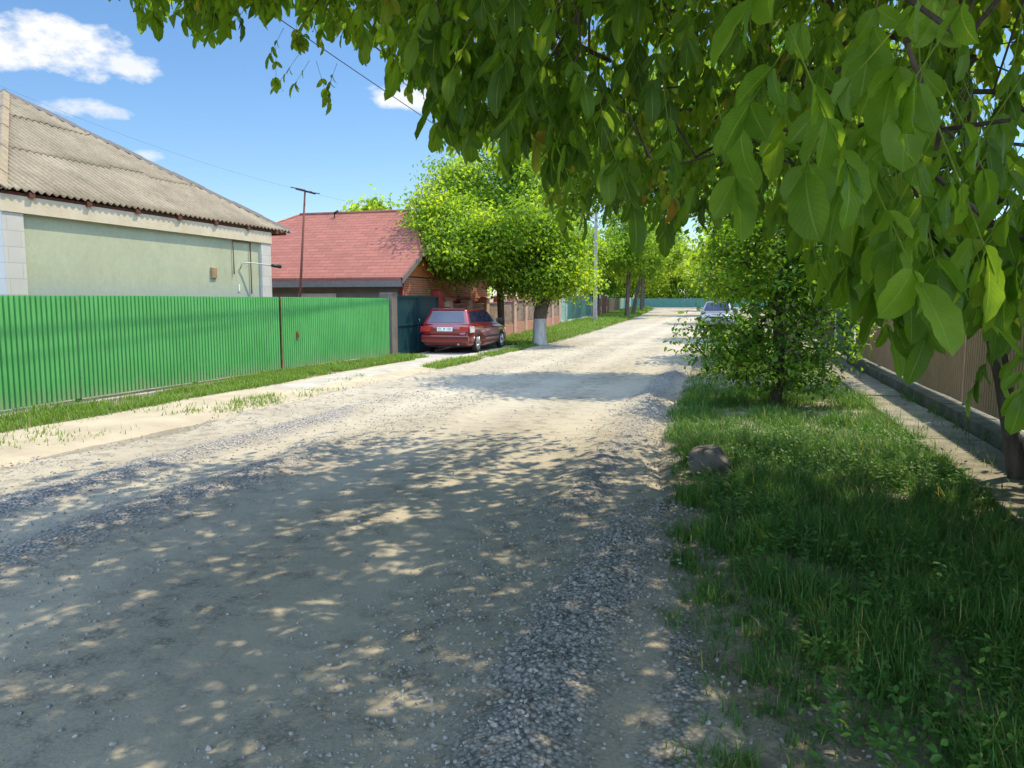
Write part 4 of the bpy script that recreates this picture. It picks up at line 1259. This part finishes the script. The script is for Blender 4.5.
# ------------------------------------------------------------------ pale green house with corrugated roof
def left_house():
    cx, cy, hw, ez, az, ky = -15.95, 13.85, 4.55, 3.50, 6.34, .912
    root = empty('house', (cx, cy, 0)); root.scale = (1, ky, 1); tag(root, 'pale green plastered house with a grey corrugated hipped roof behind the green fence', 'house')
    W = hw - .06
    WY = W - .82                                   # the far gable end stands further back under the eave
    mb = MB(); mb.box(-W + .06, W - .06, -W + .06, WY - .06, 0, 3.16); mb.build('wall', MAT['plaster'], root)
    for sx in (-1, 1):
        for sy in (-1, 1):
            x = sx * (W - .22); y = WY - .22 if sy > 0 else -W + .22
            mb = MB(); mb.box(x - .22, x + .22, y - .22, y + .22, 0, 3.16, .008); mb.build('corner_pilaster', MAT['whiteblock'], root)
    mb = MB(); mb.box(-W - .02, W + .02, -W - .02, WY + .02, 3.162, 3.44); mb.build('frieze', MAT['cream'], root)
    # roof: four corrugated hips, three overlapping courses each
    sl = (az - ez) / hw; Ls = math.hypot(hw, az - ez); r = np.random.default_rng(3)
    period, amp = .165, .026
    nper = int(2 * hw / period)
    yy = np.linspace(-hw, hw, nper * 6 + 1); wave = amp * np.cos(yy / period * 2 * math.pi)
    cuts = [0, .36, .70, 1.0]
    Vs, Fs, Ts, off = [], [], [], 0
    for side in range(4):
        ca, sa = math.cos(side * math.pi / 2), math.sin(side * math.pi / 2)
        for c in range(3):
            sheet = np.floor((yy + hw) / 1.12).astype(int)
            j = r.normal(0, .012, 40)[sheet] * (c > 0); jt = r.uniform(.2, 1, 40)
            lim = 1 - np.abs(yy) / hw
            lo = np.minimum(cuts[c] + j, lim); hi = np.minimum(cuts[c + 1] + .035 * (c < 2), lim)
            rows = 6
            for q in range(rows):
                u = q / (rows - 1); t = lo + (hi - lo) * u
                lift = .022 * (1 - u) + .012
                X = hw * (1 - t) + .02 * (c == 0) * (1 - u); Z = ez + (az - ez) * t + wave * 1.0 + lift + .01 * r.normal(0, .15)
                Vs.append(np.stack([X * ca - yy * sa, X * sa + yy * ca, Z], 1))
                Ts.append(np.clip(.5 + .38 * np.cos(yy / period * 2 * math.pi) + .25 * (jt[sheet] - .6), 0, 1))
            m = len(yy); k = np.arange(m - 1)
            for q in range(rows - 1):
                Fs.append(np.stack([off + q * m + k, off + q * m + k + 1, off + (q + 1) * m + k + 1, off + (q + 1) * m + k], 1))
            off += rows * m
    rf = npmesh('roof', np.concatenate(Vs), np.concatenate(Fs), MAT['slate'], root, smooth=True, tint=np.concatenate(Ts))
    sd = rf.modifiers.new('thickness', 'SOLIDIFY'); sd.thickness = .008; sd.offset = -1
    for sx in (-1, 1):
        for sy in (-1, 1):
            mb = MB(); a = Vector((sx * hw, sy * hw, ez + .06)); b = Vector((0, 0, az + .05))
            d = (b - a).normalized(); s = d.cross(Vector((0, 0, 1))).normalized(); up = s.cross(d)
            n = 9
            for q in range(n):
                p0 = a + (b - a) * (q / n); p1 = a + (b - a) * ((q + 1.06) / n)
                f = up * (.014 * (q % 2))
                w_ = .115 if (sx, sy) == (1, -1) else .06
                mb.prism([p0 + s * w_ - up * .05 + f, p0 + up * .035 + f, p0 - s * w_ - up * .05 + f, p0 - s * w_ * .85 - up * .075 + f, p0 + up * .005 + f, p0 + s * w_ * .85 - up * .075 + f], p1 - p0)
            mb.build('hip_cap', MAT['captan'] if (sx, sy) == (1, -1) else MAT['greytrim'], root)  # other hips: narrow dark caps paint in the hip edge's shadow line
    # eave board and rafter ends
    mb = MB(); e = hw - .075
    for q in range(4):
        rot = Matrix.Rotation(q * math.pi / 2, 3, 'Z')
        c = rot @ Vector((e, 0, ez - .035))
        hx, hy = (.02, e - .03) if q % 2 == 0 else (e - .03, .02)
        mb.box(c.x - hx, c.x + hx, c.y - hy, c.y + hy, c.z - .03, c.z + .03)
    mb.build('eave_board', MAT['redtim'], root)
    for q in (0, 1, 3):
        for t in np.arange(-3.9, 4.3, 1.3):
            rot = Matrix.Rotation(q * math.pi / 2, 3, 'Z')
            c = rot @ Vector((hw - .06, t, ez - .03)); mb = MB()
            hx, hy = (.07, .06) if q % 2 == 0 else (.06, .07)
            mb.box(c.x - hx, c.x + hx, c.y - hy, c.y + hy, c.z - .045, c.z + .04); mb.build('rafter_end', MAT['redtim'], root)
    # fittings on the street wall
    wx = W - .06
    F1 = lambda y: (y - cy) / ky
    mb = MB(); mb.tube([(wx + .03, F1(15.72), 2.35), (wx + .03, F1(15.72), 3.13), (wx + .03, F1(16.38), 3.13), (wx + .03, F1(16.38), 1.9)], .014)
    mb.build('conduit', MAT['rust'], root)
    mb = MB(); mb.tube([(wx, F1(16.0), 2.50), (wx + .06, F1(16.0), 2.62), (wx + .12, F1(16.2), 2.64), (wx + .35, F1(16.9), 2.60)], .014)
    lb = mb.build('lamp_arm', MAT['lamp'], root)
    mb = MB(); mb.tube([(wx + .33, F1(16.8), 2.60), (wx + .38, F1(17.1), 2.585)], [.035, .05]); mb.build('wall_lamp', MAT['plastic'], lb)
    mb = MB(); mb.box(wx - .01, wx + .035, F1(14.9), F1(15.1), 2.24, 2.48, .01); mb.build('meter_box', MAT['boxtan'], root)
    mb = MB(); mb.box(wx - .01, wx + .02, F1(15.9), F1(15.94), 1.95, 2.12, .004); mb.build('vent', MAT['plate'], root)


left_house()


# ------------------------------------------------------------------ red roofed house
def red_house():
    root = empty('house', (-15.5, 27.3, 0)); tag(root, 'house with a red shingle roof and grey side wall behind the dark gate', 'house')
    x0, x1, y0, y1 = -5.4, 4.95, -4.55, 4.55
    mb = MB(); mb.box(x0, x1 - .012, y0, y1, 0, 2.55); mb.build('wall', MAT['greywall'], root)
    mb = MB(); mb.box(x1 - .01, x1 + .05, y0 + .2, y1 - .2, 0, 2.5); mb.build('street_facade', MAT['orange'], root)
    ex0, ex1, ey0, ey1, ez, rz = x0 - .3, x1 + .35, y0 - .4, y1 + .4, 2.48, 5.12
    run = -ey0; sl = (rz - ez) / run
    # jerkinhead at the street end: the hip starts t of the way up
    t = .31
    zt = ez + (rz - ez) * t; yt = ey0 + run * t
    rx1 = ex1 - 1.75; rx0 = ex0 + 4.4
    th = .10
    mb = MB()
    mb.prism([(ex0, ey0, ez), (ex1, ey0, ez), (ex1, yt, zt), (rx1, 0, rz), (rx0, 0, rz)], (0, 0, -th))
    mb.prism([(ex1, ey1, ez), (ex0, ey1, ez), (rx0, 0, rz), (rx1, 0, rz), (ex1, -yt, zt)], (0, 0, -th))
    mb.prism([(ex0, ey1, ez), (ex0, ey0, ez), (rx0, 0, rz)], (0, 0, -th))
    mb.prism([(ex1, yt, zt), (ex1, -yt, zt), (rx1, 0, rz)], (0, 0, -th))
    rf = mb.build('roof', MAT['shingle'], root)
    mb = MB(); mb.tube([(rx0, 0, rz + .01), (rx1, 0, rz + .01)], .06); mb.tube([(rx1, 0, rz), (ex1, yt, zt)], .045); mb.tube([(rx0, 0, rz), (ex0, ey0, ez)], .045)
    mb.build('ridge_cap', MAT['shingle'], rf)
    mb = MB(); mb.box(ex0, ex1 - .02, ey0 + .0, ey0 + .035, ez - .30, ez - .105); mb.build('fascia', MAT['greytrim'], root)
    mb = MB(); mb.box(ex0 + .05, ex1 - .05, ey0 + .04, y0 - .002, ez - .16, ez - .13); mb.build('soffit', MAT['greytrim'], root)
    # street gable
    mb = MB(); g = x1 - .03
    mb.prism([(g, y0 + .02, 2.552), (g, y1 - .02, 2.552), (g, -yt - .35, zt - .12), (g, yt + .35, zt - .12)], (.07, 0, 0)); mb.build('gable_boards', MAT['orangew'], root)
    mb = MB()
    for sg in (-1, 1): mb.prism([(ex1 - .04, sg * ey0 * -1, ez - .2), (ex1 - .04, sg * ey0 * -1, ez - .02), (ex1 - .04, sg * yt * -1, zt - .02), (ex1 - .04, sg * yt * -1, zt - .2)], (.06, 0, 0))
    mb.build('bargeboard', MAT['greytrim'], root)
    mb = MB(); mb.box(x1 + .052, x1 + .09, y0 + 2.2, y1 - .2, 1.62, 1.72); mb.build('facade_trim', MAT['redmetal'], root)
    for yy in (-1.2, 1.6):
        mb = MB(); mb.box(x1 + .052, x1 + .085, yy - .55, yy + .55, .95, 1.6); w = mb.build('window', MAT['plate'], root)
        mb = MB(); mb.box(x1 + .0855, x1 + .09, yy - .48, yy - .03, 1.0, 1.55).box(x1 + .0855, x1 + .09, yy + .03, yy + .48, 1.0, 1.55); mb.build('pane', MAT['glass'], w)
    mb = MB(); mb.box(1.35, 2.75, y0 - .035, y0 - .003, 1.2, 1.98); mb.build('wall_board', MAT['beige'], root)
    mb = MB(); mb.tube([(rx0 + 1.7, -.35, rz - .22), (rx0 + 1.7, -.35, rz - .02), (rx0 + 1.85, -.35, rz + .05)], .05); mb.build('roof_bracket', MAT['plastic'], root)
    mb = MB(); mb.tube([(x1 + .13, y0 + .1, 2.35), (x1 + .13, y0 + .1, .1)], .045); mb.build('downpipe', MAT['redmetal'], root)


red_house()

# aerial mast in the yard
_b = P(296, 330, 24.0); b = Vector((_b[0], _b[1], 0)); top = Vector(P(305, 191, 24.3))
root = empty('antenna_mast', b); tag(root, 'thin dark leaning pole with a tee shaped television aerial in front of the red roof', 'antenna')
tp = top - b
mb = MB(); mb.tube([(0, 0, 0), tp * .5 + Vector((.01, 0, 0)), tp], [.045, .04, .028]); mb.build('pole', MAT['redtim'], root)
dx = Vector((.42, -.1, -.11))
mb = MB(); mb.tube([tp - dx * .9, tp + dx], .03); bo = mb.build('boom', MAT['plastic'], root)
for q, L in ((-.85, .28), (-.4, .18), (.3, .16), (.95, .24)):
    mb = MB(); c = tp + dx * q; mb.tube([c - Vector((.05, L * .9, -.02)), c + Vector((.05, L * .9, .02))], .014); mb.build('element', MAT['plastic'], bo)


# ------------------------------------------------------------------ poles and wires
def utility_pole(x, y, h, label):
    z = gz(x, y)
    root = empty('utility_pole', (x, y, z)); tag(root, label, 'utility pole', 'concrete utility poles')
    mb = MB(); mb.prism([(-.13, -.12, -.2), (.13, -.12, -.2), (.13, .12, -.2), (-.13, .12, -.2)], (0, 0, h + .2))
    for v in mb.bm.verts:
        if v.co.z > h - .1: v.co.x *= .6; v.co.y *= .6
    mb.build('shaft', MAT['polecon'], root)
    mb = MB(); mb.box(-.75, .75, .095, .165, h - .5, h - .42); mb.build('crossarm', MAT['steel'], root)
    for q in (-.65, -.25, .25, .65):
        mb = MB(); mb.tube([(q, .13, h - .42), (q, .13, h - .34), (q, .13, h - .30)], [.025, .045, .03]); mb.build('insulator', MAT['plate'], root)
    return root


PA = (-9.15, 50.0); PB = (-7.6, -2.0)
utility_pole(*PA, 7.2, 'tall pale concrete utility pole on the grassy left verge past the brick fence')
za, zb = gz(*PA) + 7.0, 7.4


def wire(name, a, b, sag, r, label, n=24):
    a, b = Vector(a), Vector(b)
    pts = [a + (b - a) * (k / n) - Vector((0, 0, 4 * sag * (k / n) * (1 - k / n))) for k in range(n + 1)]
    mb = MB(); mb.tube(pts, r, 5); o = mb.build(name, MAT['plastic']); tag(o, label, 'wire'); return o


wire('overhead_cable', (PA[0] + .25, PA[1], za + .1), (PB[0] - .2, PB[1], 8.3), .55, .020, 'thick black overhead cable, the upper of the two crossing the sky behind the leaves')
wire('overhead_wire', (PA[0] - .25, PA[1], za - .5), (PB[0] - .2, PB[1], 7.3),   .4, .010, 'thin overhead wire running below the thick black cable')
utility_pole(*PB, 8.3, 'concrete utility pole beside the camera on the left, outside the picture')
wire('service_wire', (PA[0] - .3, PA[1], za - .2), (-15.6, 27.0, 5.1), .3, .008, 'thin service wire dropping to the ridge of the red roof')
wire('service_wire', tuple(top), (-16.2, 13.6, 6.6),     .2, .0022, 'thin wire from the aerial mast to the corrugated roof')
wire('service_wire', tuple(top), (-11.6, 52.0, 6.0), .3, .0025, 'thin wire from the aerial mast away behind the street tree')


# ------------------------------------------------------------------ cars
def loft(stations, sec, name, m, parent):
    rings = [sec(*s) for s in stations]
    n = len(rings[0]); V = np.array([p for r_ in rings for p in r_]); F = []
    for i in range(len(rings) - 1):
        for k in range(n): F.append((i * n + k, i * n + (k + 1) % n, (i + 1) * n + (k + 1) % n, (i + 1) * n + k))
    bm = bmesh.new(); vs = [bm.verts.new(v) for v in V]
    for f in F: bm.faces.new([vs[k] for k in f])
    bm.faces.new([vs[k] for k in range(n)][::-1]); bm.faces.new([vs[(len(rings) - 1) * n + k] for k in range(n)])
    bmesh.ops.recalc_face_normals(bm, faces=bm.faces)
    me = bpy.data.meshes.new(name); bm.to_mesh(me); bm.free(); me.materials.append(m)
    for p in me.polygons: p.use_smooth = True
    o = bpy.data.objects.new(name, me); C.objects.link(o); o.parent = parent
    return o


def bake(o):
    dg = bpy.context.evaluated_depsgraph_get()
    me = bpy.data.meshes.new_from_object(o.evaluated_get(dg)); o.modifiers.clear(); o.data = me


def quadpanel(c, u0, u1, v0, v1, off, name, m, parent, thick=.006, cut=None):
    """panel on the bilinear quad c = (bl, br, tr, tl)"""
    c = [Vector(q) for q in c]
    S = lambda u, v: (c[0] * (1 - u) + c[1] * u) * (1 - v) + (c[3] * (1 - u) + c[2] * u) * v
    nrm = (c[1] - c[0]).cross(c[3] - c[0]).normalized()
    pts = cut or [(u0, v0), (u1, v0), (u1, v1), (u0, v1)]
    mb = MB(); mb.prism([S(*q) + nrm * off for q in pts], nrm * thick)
    return mb.build(name, m, parent)


def car(name, label, loc, rz, pm, cat='car', plate=None, zs=1.0):
    root = empty(name, loc, rz); tag(root, label, cat)
    if zs != 1: root.scale = (1.03, 1.0, zs)
    st = [(.0, .66, .42, .74), (.03, .76, .34, .86), (.10, .815, .27, .945), (.35, .84, .22, .955), (.9, .85, .2, .95), (1.6, .855, .19, .94), (2.4, .855, .19, .925), (3.0, .85, .2, .905), (3.4, .84, .22, .87), (3.8, .81, .24, .81), (4.05, .75, .27, .74), (4.17, .68, .32, .66), (4.2, .60, .38, .58)]

    def sec(y, hw, zb, zt):
        zm = zb + (zt - zb) * .45
        half = [(hw * .86, zb), (hw * .97, zb + .05), (hw * 1.0, zb + .17), (hw * 1.0, zm), (hw * .985, zm + (zt - zm) * .55), (hw * .955, zt - .035), (hw * .90, zt), (hw * .5, zt + .018)]
        return [(x, y, z) for x, z in half] + [(-x, y, z) for x, z in half[::-1]]
    body = loft(st, sec, 'body', pm, root)
    cut = []
    for wy in (.78, 3.35):
        mb = MB(); mb.tube([(-1.2, wy, .31), (1.2, wy, .31)], .355, 28); cut.append(mb.build('cutter', pm, root))
        md = body.modifiers.new('arch', 'BOOLEAN'); md.object = cut[-1]; md.operation = 'DIFFERENCE'; md.solver = 'EXACT'
    bpy.context.view_layer.update(); bake(body)
    for q in cut: bpy.data.objects.remove(q)
    mb = MB(); mb.box(-.62, .62, .2, 4.0, .2, .30); mb.build('underbody', MAT['plastic'], root)
    # cabin
    zb, zt, hb, ht = .93, 1.40, .79, .60
    yb0, yb1, yt0, yt1 = .07, 3.08, .34, 2.25
    B = [(-hb, yb0, zb), (hb, yb0, zb), (hb, yb1, zb - .02), (-hb, yb1, zb - .02)]; T = [(-ht, yt0, zt), (ht, yt0, zt), (ht, yt1, zt), (-ht, yt1, zt)]
    bm = bmesh.new(); b_ = [bm.verts.new(p) for p in B]; t_ = [bm.verts.new(p) for p in T]
    bm.faces.new(b_[::-1]); bm.faces.new(t_)
    for k in range(4): bm.faces.new((b_[k], b_[(k + 1) % 4], t_[(k + 1) % 4], t_[k]))
    bmesh.ops.bevel(bm, geom=[e for e in bm.edges if any(v in t_ for v in e.verts)], offset=.07, segments=4, profile=.5, affect='EDGES')
    bmesh.ops.recalc_face_normals(bm, faces=bm.faces)
    me = bpy.data.meshes.new('cabin'); bm.to_mesh(me); bm.free(); me.materials.append(pm)
    for p in me.polygons: p.use_smooth = True
    cb = bpy.data.objects.new('cabin', me); C.objects.link(cb); cb.parent = root
    md = cb.modifiers.new('en', 'EDGE_SPLIT'); md.split_angle = R(35)
    RQ = (B[0], B[1], T[1], T[0]); quadpanel(RQ, .09, .91, .10, .86, .003, 'rear_window', MAT['glass'], root)
    WQ = (B[2], B[3], T[3], T[2]); quadpanel(WQ, .07, .93, .06, .90, .003, 'windscreen', MAT['glass'], root)
    for sg in (1, -1):
        Q = (B[1], B[2], T[2], T[1]) if sg > 0 else (B[3], B[0], T[0], T[3])
        segs = [[(.05, .10), (.27, .10), (.25, .84), (.07, .84)], [(.295, .10), (.54, .10), (.56, .84), (.275, .84)], [(.565, .10), (.90, .10), (.905, .50), (.90, .84), (.585, .84)]]
        for s_ in segs:
            pts = s_ if sg > 0 else [(1 - u, v) for u, v in s_][::-1]
            quadpanel(Q, 0, 0, 0, 0, .003, 'side_window', MAT['glass'], root, cut=pts)
        mb = MB(); mb.tube([(sg * .56, .55, zt + .005), (sg * .565, .6, zt + .045), (sg * .565, 1.9, zt + .045), (sg * .56, 1.98, zt + .005)], .014); mb.build('roof_rail', MAT['plastic'], root)
        mb = MB(); mb.box(sg * .96 - .10, sg * .96 + .10, 2.62, 2.72, .95, 1.08, .03); mb.build('wing_mirror', MAT['plastic'] if plate else pm, root)
        mb = MB(); mb.box(sg * .853 - .012, sg * .853 + .012, 1.25, 2.95, .47, .53, .004); mb.build('side_trim', MAT['plastic'], root)
        for hy in (1.42, 2.25):
            mb = MB(); mb.box(sg * .848 - .02, sg * .848 + .02, hy, hy + .2, .78, .815, .006); mb.build('door_handle', MAT['plastic'], root)
        # tail lamp wrapping the corner
        mb = MB(); mb.prism([(sg * .50, .005, .70), (sg * .77, .015, .70), (sg * .845, .28, .72), (sg * .845, .34, .86), (sg * .82, .06, .90), (sg * .52, .02, .88)][::sg], (0, .0, .0001))
        mb.bm.free()
        mb = MB(); mb.box(sg * .64 - .15, sg * .64 + .15, -.012, .06, .70, .86, .012); mb.build('tail_lamp', MAT['redlens'], root)
        mb = MB(); mb.box(sg * .835 - .022, sg * .835 + .022, .04, .42, .66, .86, .014); mb.build('lamp_cluster', MAT['clearlens'] if sg > 0 else MAT['redlens'], root)
        mb = MB(); mb.box(sg * .58 - .17, sg * .58 + .17, 3.98, 4.15, .60, .73, .03); mb.build('headlight', MAT['clearlens'], root)
        for wy in (.78, 3.35):
            mb = MB(); xo = sg * .80
            mb.tube([(xo - .09 * sg, wy, .31), (xo - .075 * sg, wy, .31), (xo + .03 * sg, wy, .31), (xo + .045 * sg, wy, .31)], [.27, .31, .31, .285], 28); w = mb.build('wheel', MAT['black'], root)
            mb = MB()
            mb.tube([(xo + .046 * sg, wy, .31), (xo + .052 * sg, wy, .31)], [.215, .20], 24)
            for q in range(5):
                an = q * 2 * math.pi / 5; c = Vector((xo + .058 * sg, wy + math.cos(an) * .11, .31 + math.sin(an) * .11))
                mb.tube([Vector((xo + .056 * sg, wy, .31)), Vector((xo + .054 * sg, wy + math.cos(an) * .20, .31 + math.sin(an) * .20))], .026, 6)
            mb.build('rim', MAT['rim'], w)
    mb = MB(); mb.box(-.80, .80, -.055, .06, .36, .58, .03); bp = mb.build('rear_bumper', pm, root)
    mb = MB(); mb.box(-.78, .78, -.066, -.05, .485, .515, .004); mb.build('bumper_trim', MAT['plastic'], bp)
    mb = MB(); mb.box(-.74, .74, 4.1, 4.235, .30, .56, .04); mb.build('front_bumper', pm, root)
    mb = MB(); mb.box(-.35, .35, 4.15, 4.2, .58, .68, .01); mb.build('grille', MAT['plastic'], root)
    mb = MB(); mb.box(-.55, .55, .30, .48, 1.385, 1.415, .012); mb.build('roof_spoiler', pm, root)
    mb = MB(); mb.tube([(.45, -.02, .30), (.45, .3, .30)], .032, 10); mb.build('exhaust', MAT['steel'], root)
    mb = MB(); mb.box(-.50, .50, -.004, .05, .60, .69, .01); mb.build('tailgate', pm, root)
    mb = MB(); mb.box(-.26, .26, -.022, -.008, .71, .83, .004); pl = mb.build('number_plate', MAT['plate'], root)
    if plate:
        cu = bpy.data.curves.new('plate_text', 'FONT'); cu.body = plate; cu.size = .115; cu.align_x = 'CENTER'; cu.align_y = 'CENTER'; cu.extrude = .001
        t = bpy.data.objects.new('plate_text', cu); C.objects.link(t); t.parent = pl; t.location = (0, -.0235, .77); t.rotation_euler = (R(90), 0, 0)
        cu.materials.append(MAT['ink'])
        bpy.context.view_layer.update()
        tm = bpy.data.meshes.new_from_object(t.evaluated_get(bpy.context.evaluated_depsgraph_get()))
        t2 = bpy.data.objects.new('plate_text', tm); C.objects.link(t2); t2.parent = pl; t2.location = t.location; t2.rotation_euler = t.rotation_euler
        bpy.data.objects.remove(t)
    return root


car('parked_car', 'red estate car parked on the driveway facing away, beside the dark teal gate', (-8.95, 22.75, gz(-8.8, 23.5) + .05), 0, MAT['carred'], plate='DL IF 103')
car('parked_car', 'silver grey car parked far along the right road edge, half hidden by the shrub', (-1.25, 46.2, gz(-1.25, 43.5) + .02), R(180), MAT['cargrey'], zs=1.08)


# ------------------------------------------------------------------ boulder, clod, far house
def boulder(name, loc, s, seed, label, m, sub=3):
    rp = np.random.default_rng(seed)
    planes = [(Vector(norm(rp.normal(size=3))), rp.uniform(.68, .86)) for _ in range(14)]
    bm = bmesh.new(); bmesh.ops.create_icosphere(bm, subdivisions=sub, radius=1.0)
    for v in bm.verts:
        n = v.co.copy()
        a = np.array([[n.x * 1.3 + 7, n.y * 1.3 + n.z * 1.7]]); k = float(fbm(a[:, 0], a[:, 1], seed)[0]); k2 = float(fbm(a[:, 0] * 3, a[:, 1] * 3, seed + 5)[0])
        v.co *= .78 + .34 * k + .16 * k2
        for pn, pd in planes:
            e = v.co.dot(pn) - pd
            if e > 0: v.co -= pn * e * .9
        v.co.x *= s[0]; v.co.y *= s[1]; v.co.z *= s[2]
        if v.co.z < -s[2] * .5: v.co.z = -s[2] * .5
    me = bpy.data.meshes.new(name); bm.to_mesh(me); bm.free(); me.materials.append(m)
    for p in me.polygons: p.use_smooth = True
    o = bpy.data.objects.new(name, me); C.objects.link(o); o.location = loc
    tag(o, label, 'rock'); return o


boulder('boulder', (-.28, 7.55, gz(-.28, 7.55) + .12), (.225, .20, .20), 4, 'rounded grey boulder lying in the grass at the road edge', MAT['rock'], 4)
boulder('stone', tuple(P(479, 634, 4.05)), (.035, .03, .022), 9, 'small dark stone lying on the road surface', MAT['plastic'], 2)

root = empty('house', (-2.0, 126, gz(-2, 120))); tag(root, 'distant house with a tan eave behind the far trees', 'house')
mb = MB(); mb.box(-5, 5, -3.5, 3.5, 0, 4.6); mb.build('wall', MAT['beige'], root)
mb = MB(); mb.prism([(-5.5, -4, 4.602), (-5.5, 4, 4.602), (-5.5, 0, 7.0)], (11, 0, 0)); mb.build('roof', MAT['greytrim'], root)
mb = MB(); mb.box(-5.6, 5.6, -4.1, -4.003, 4.5, 4.85); mb.build('eave_board', MAT['cream'], root)
mb = MB(); mb.box(-1.5, -.3, -3.56, -3.503, 1.6, 3.0); mb.build('window', MAT['glass'], root)
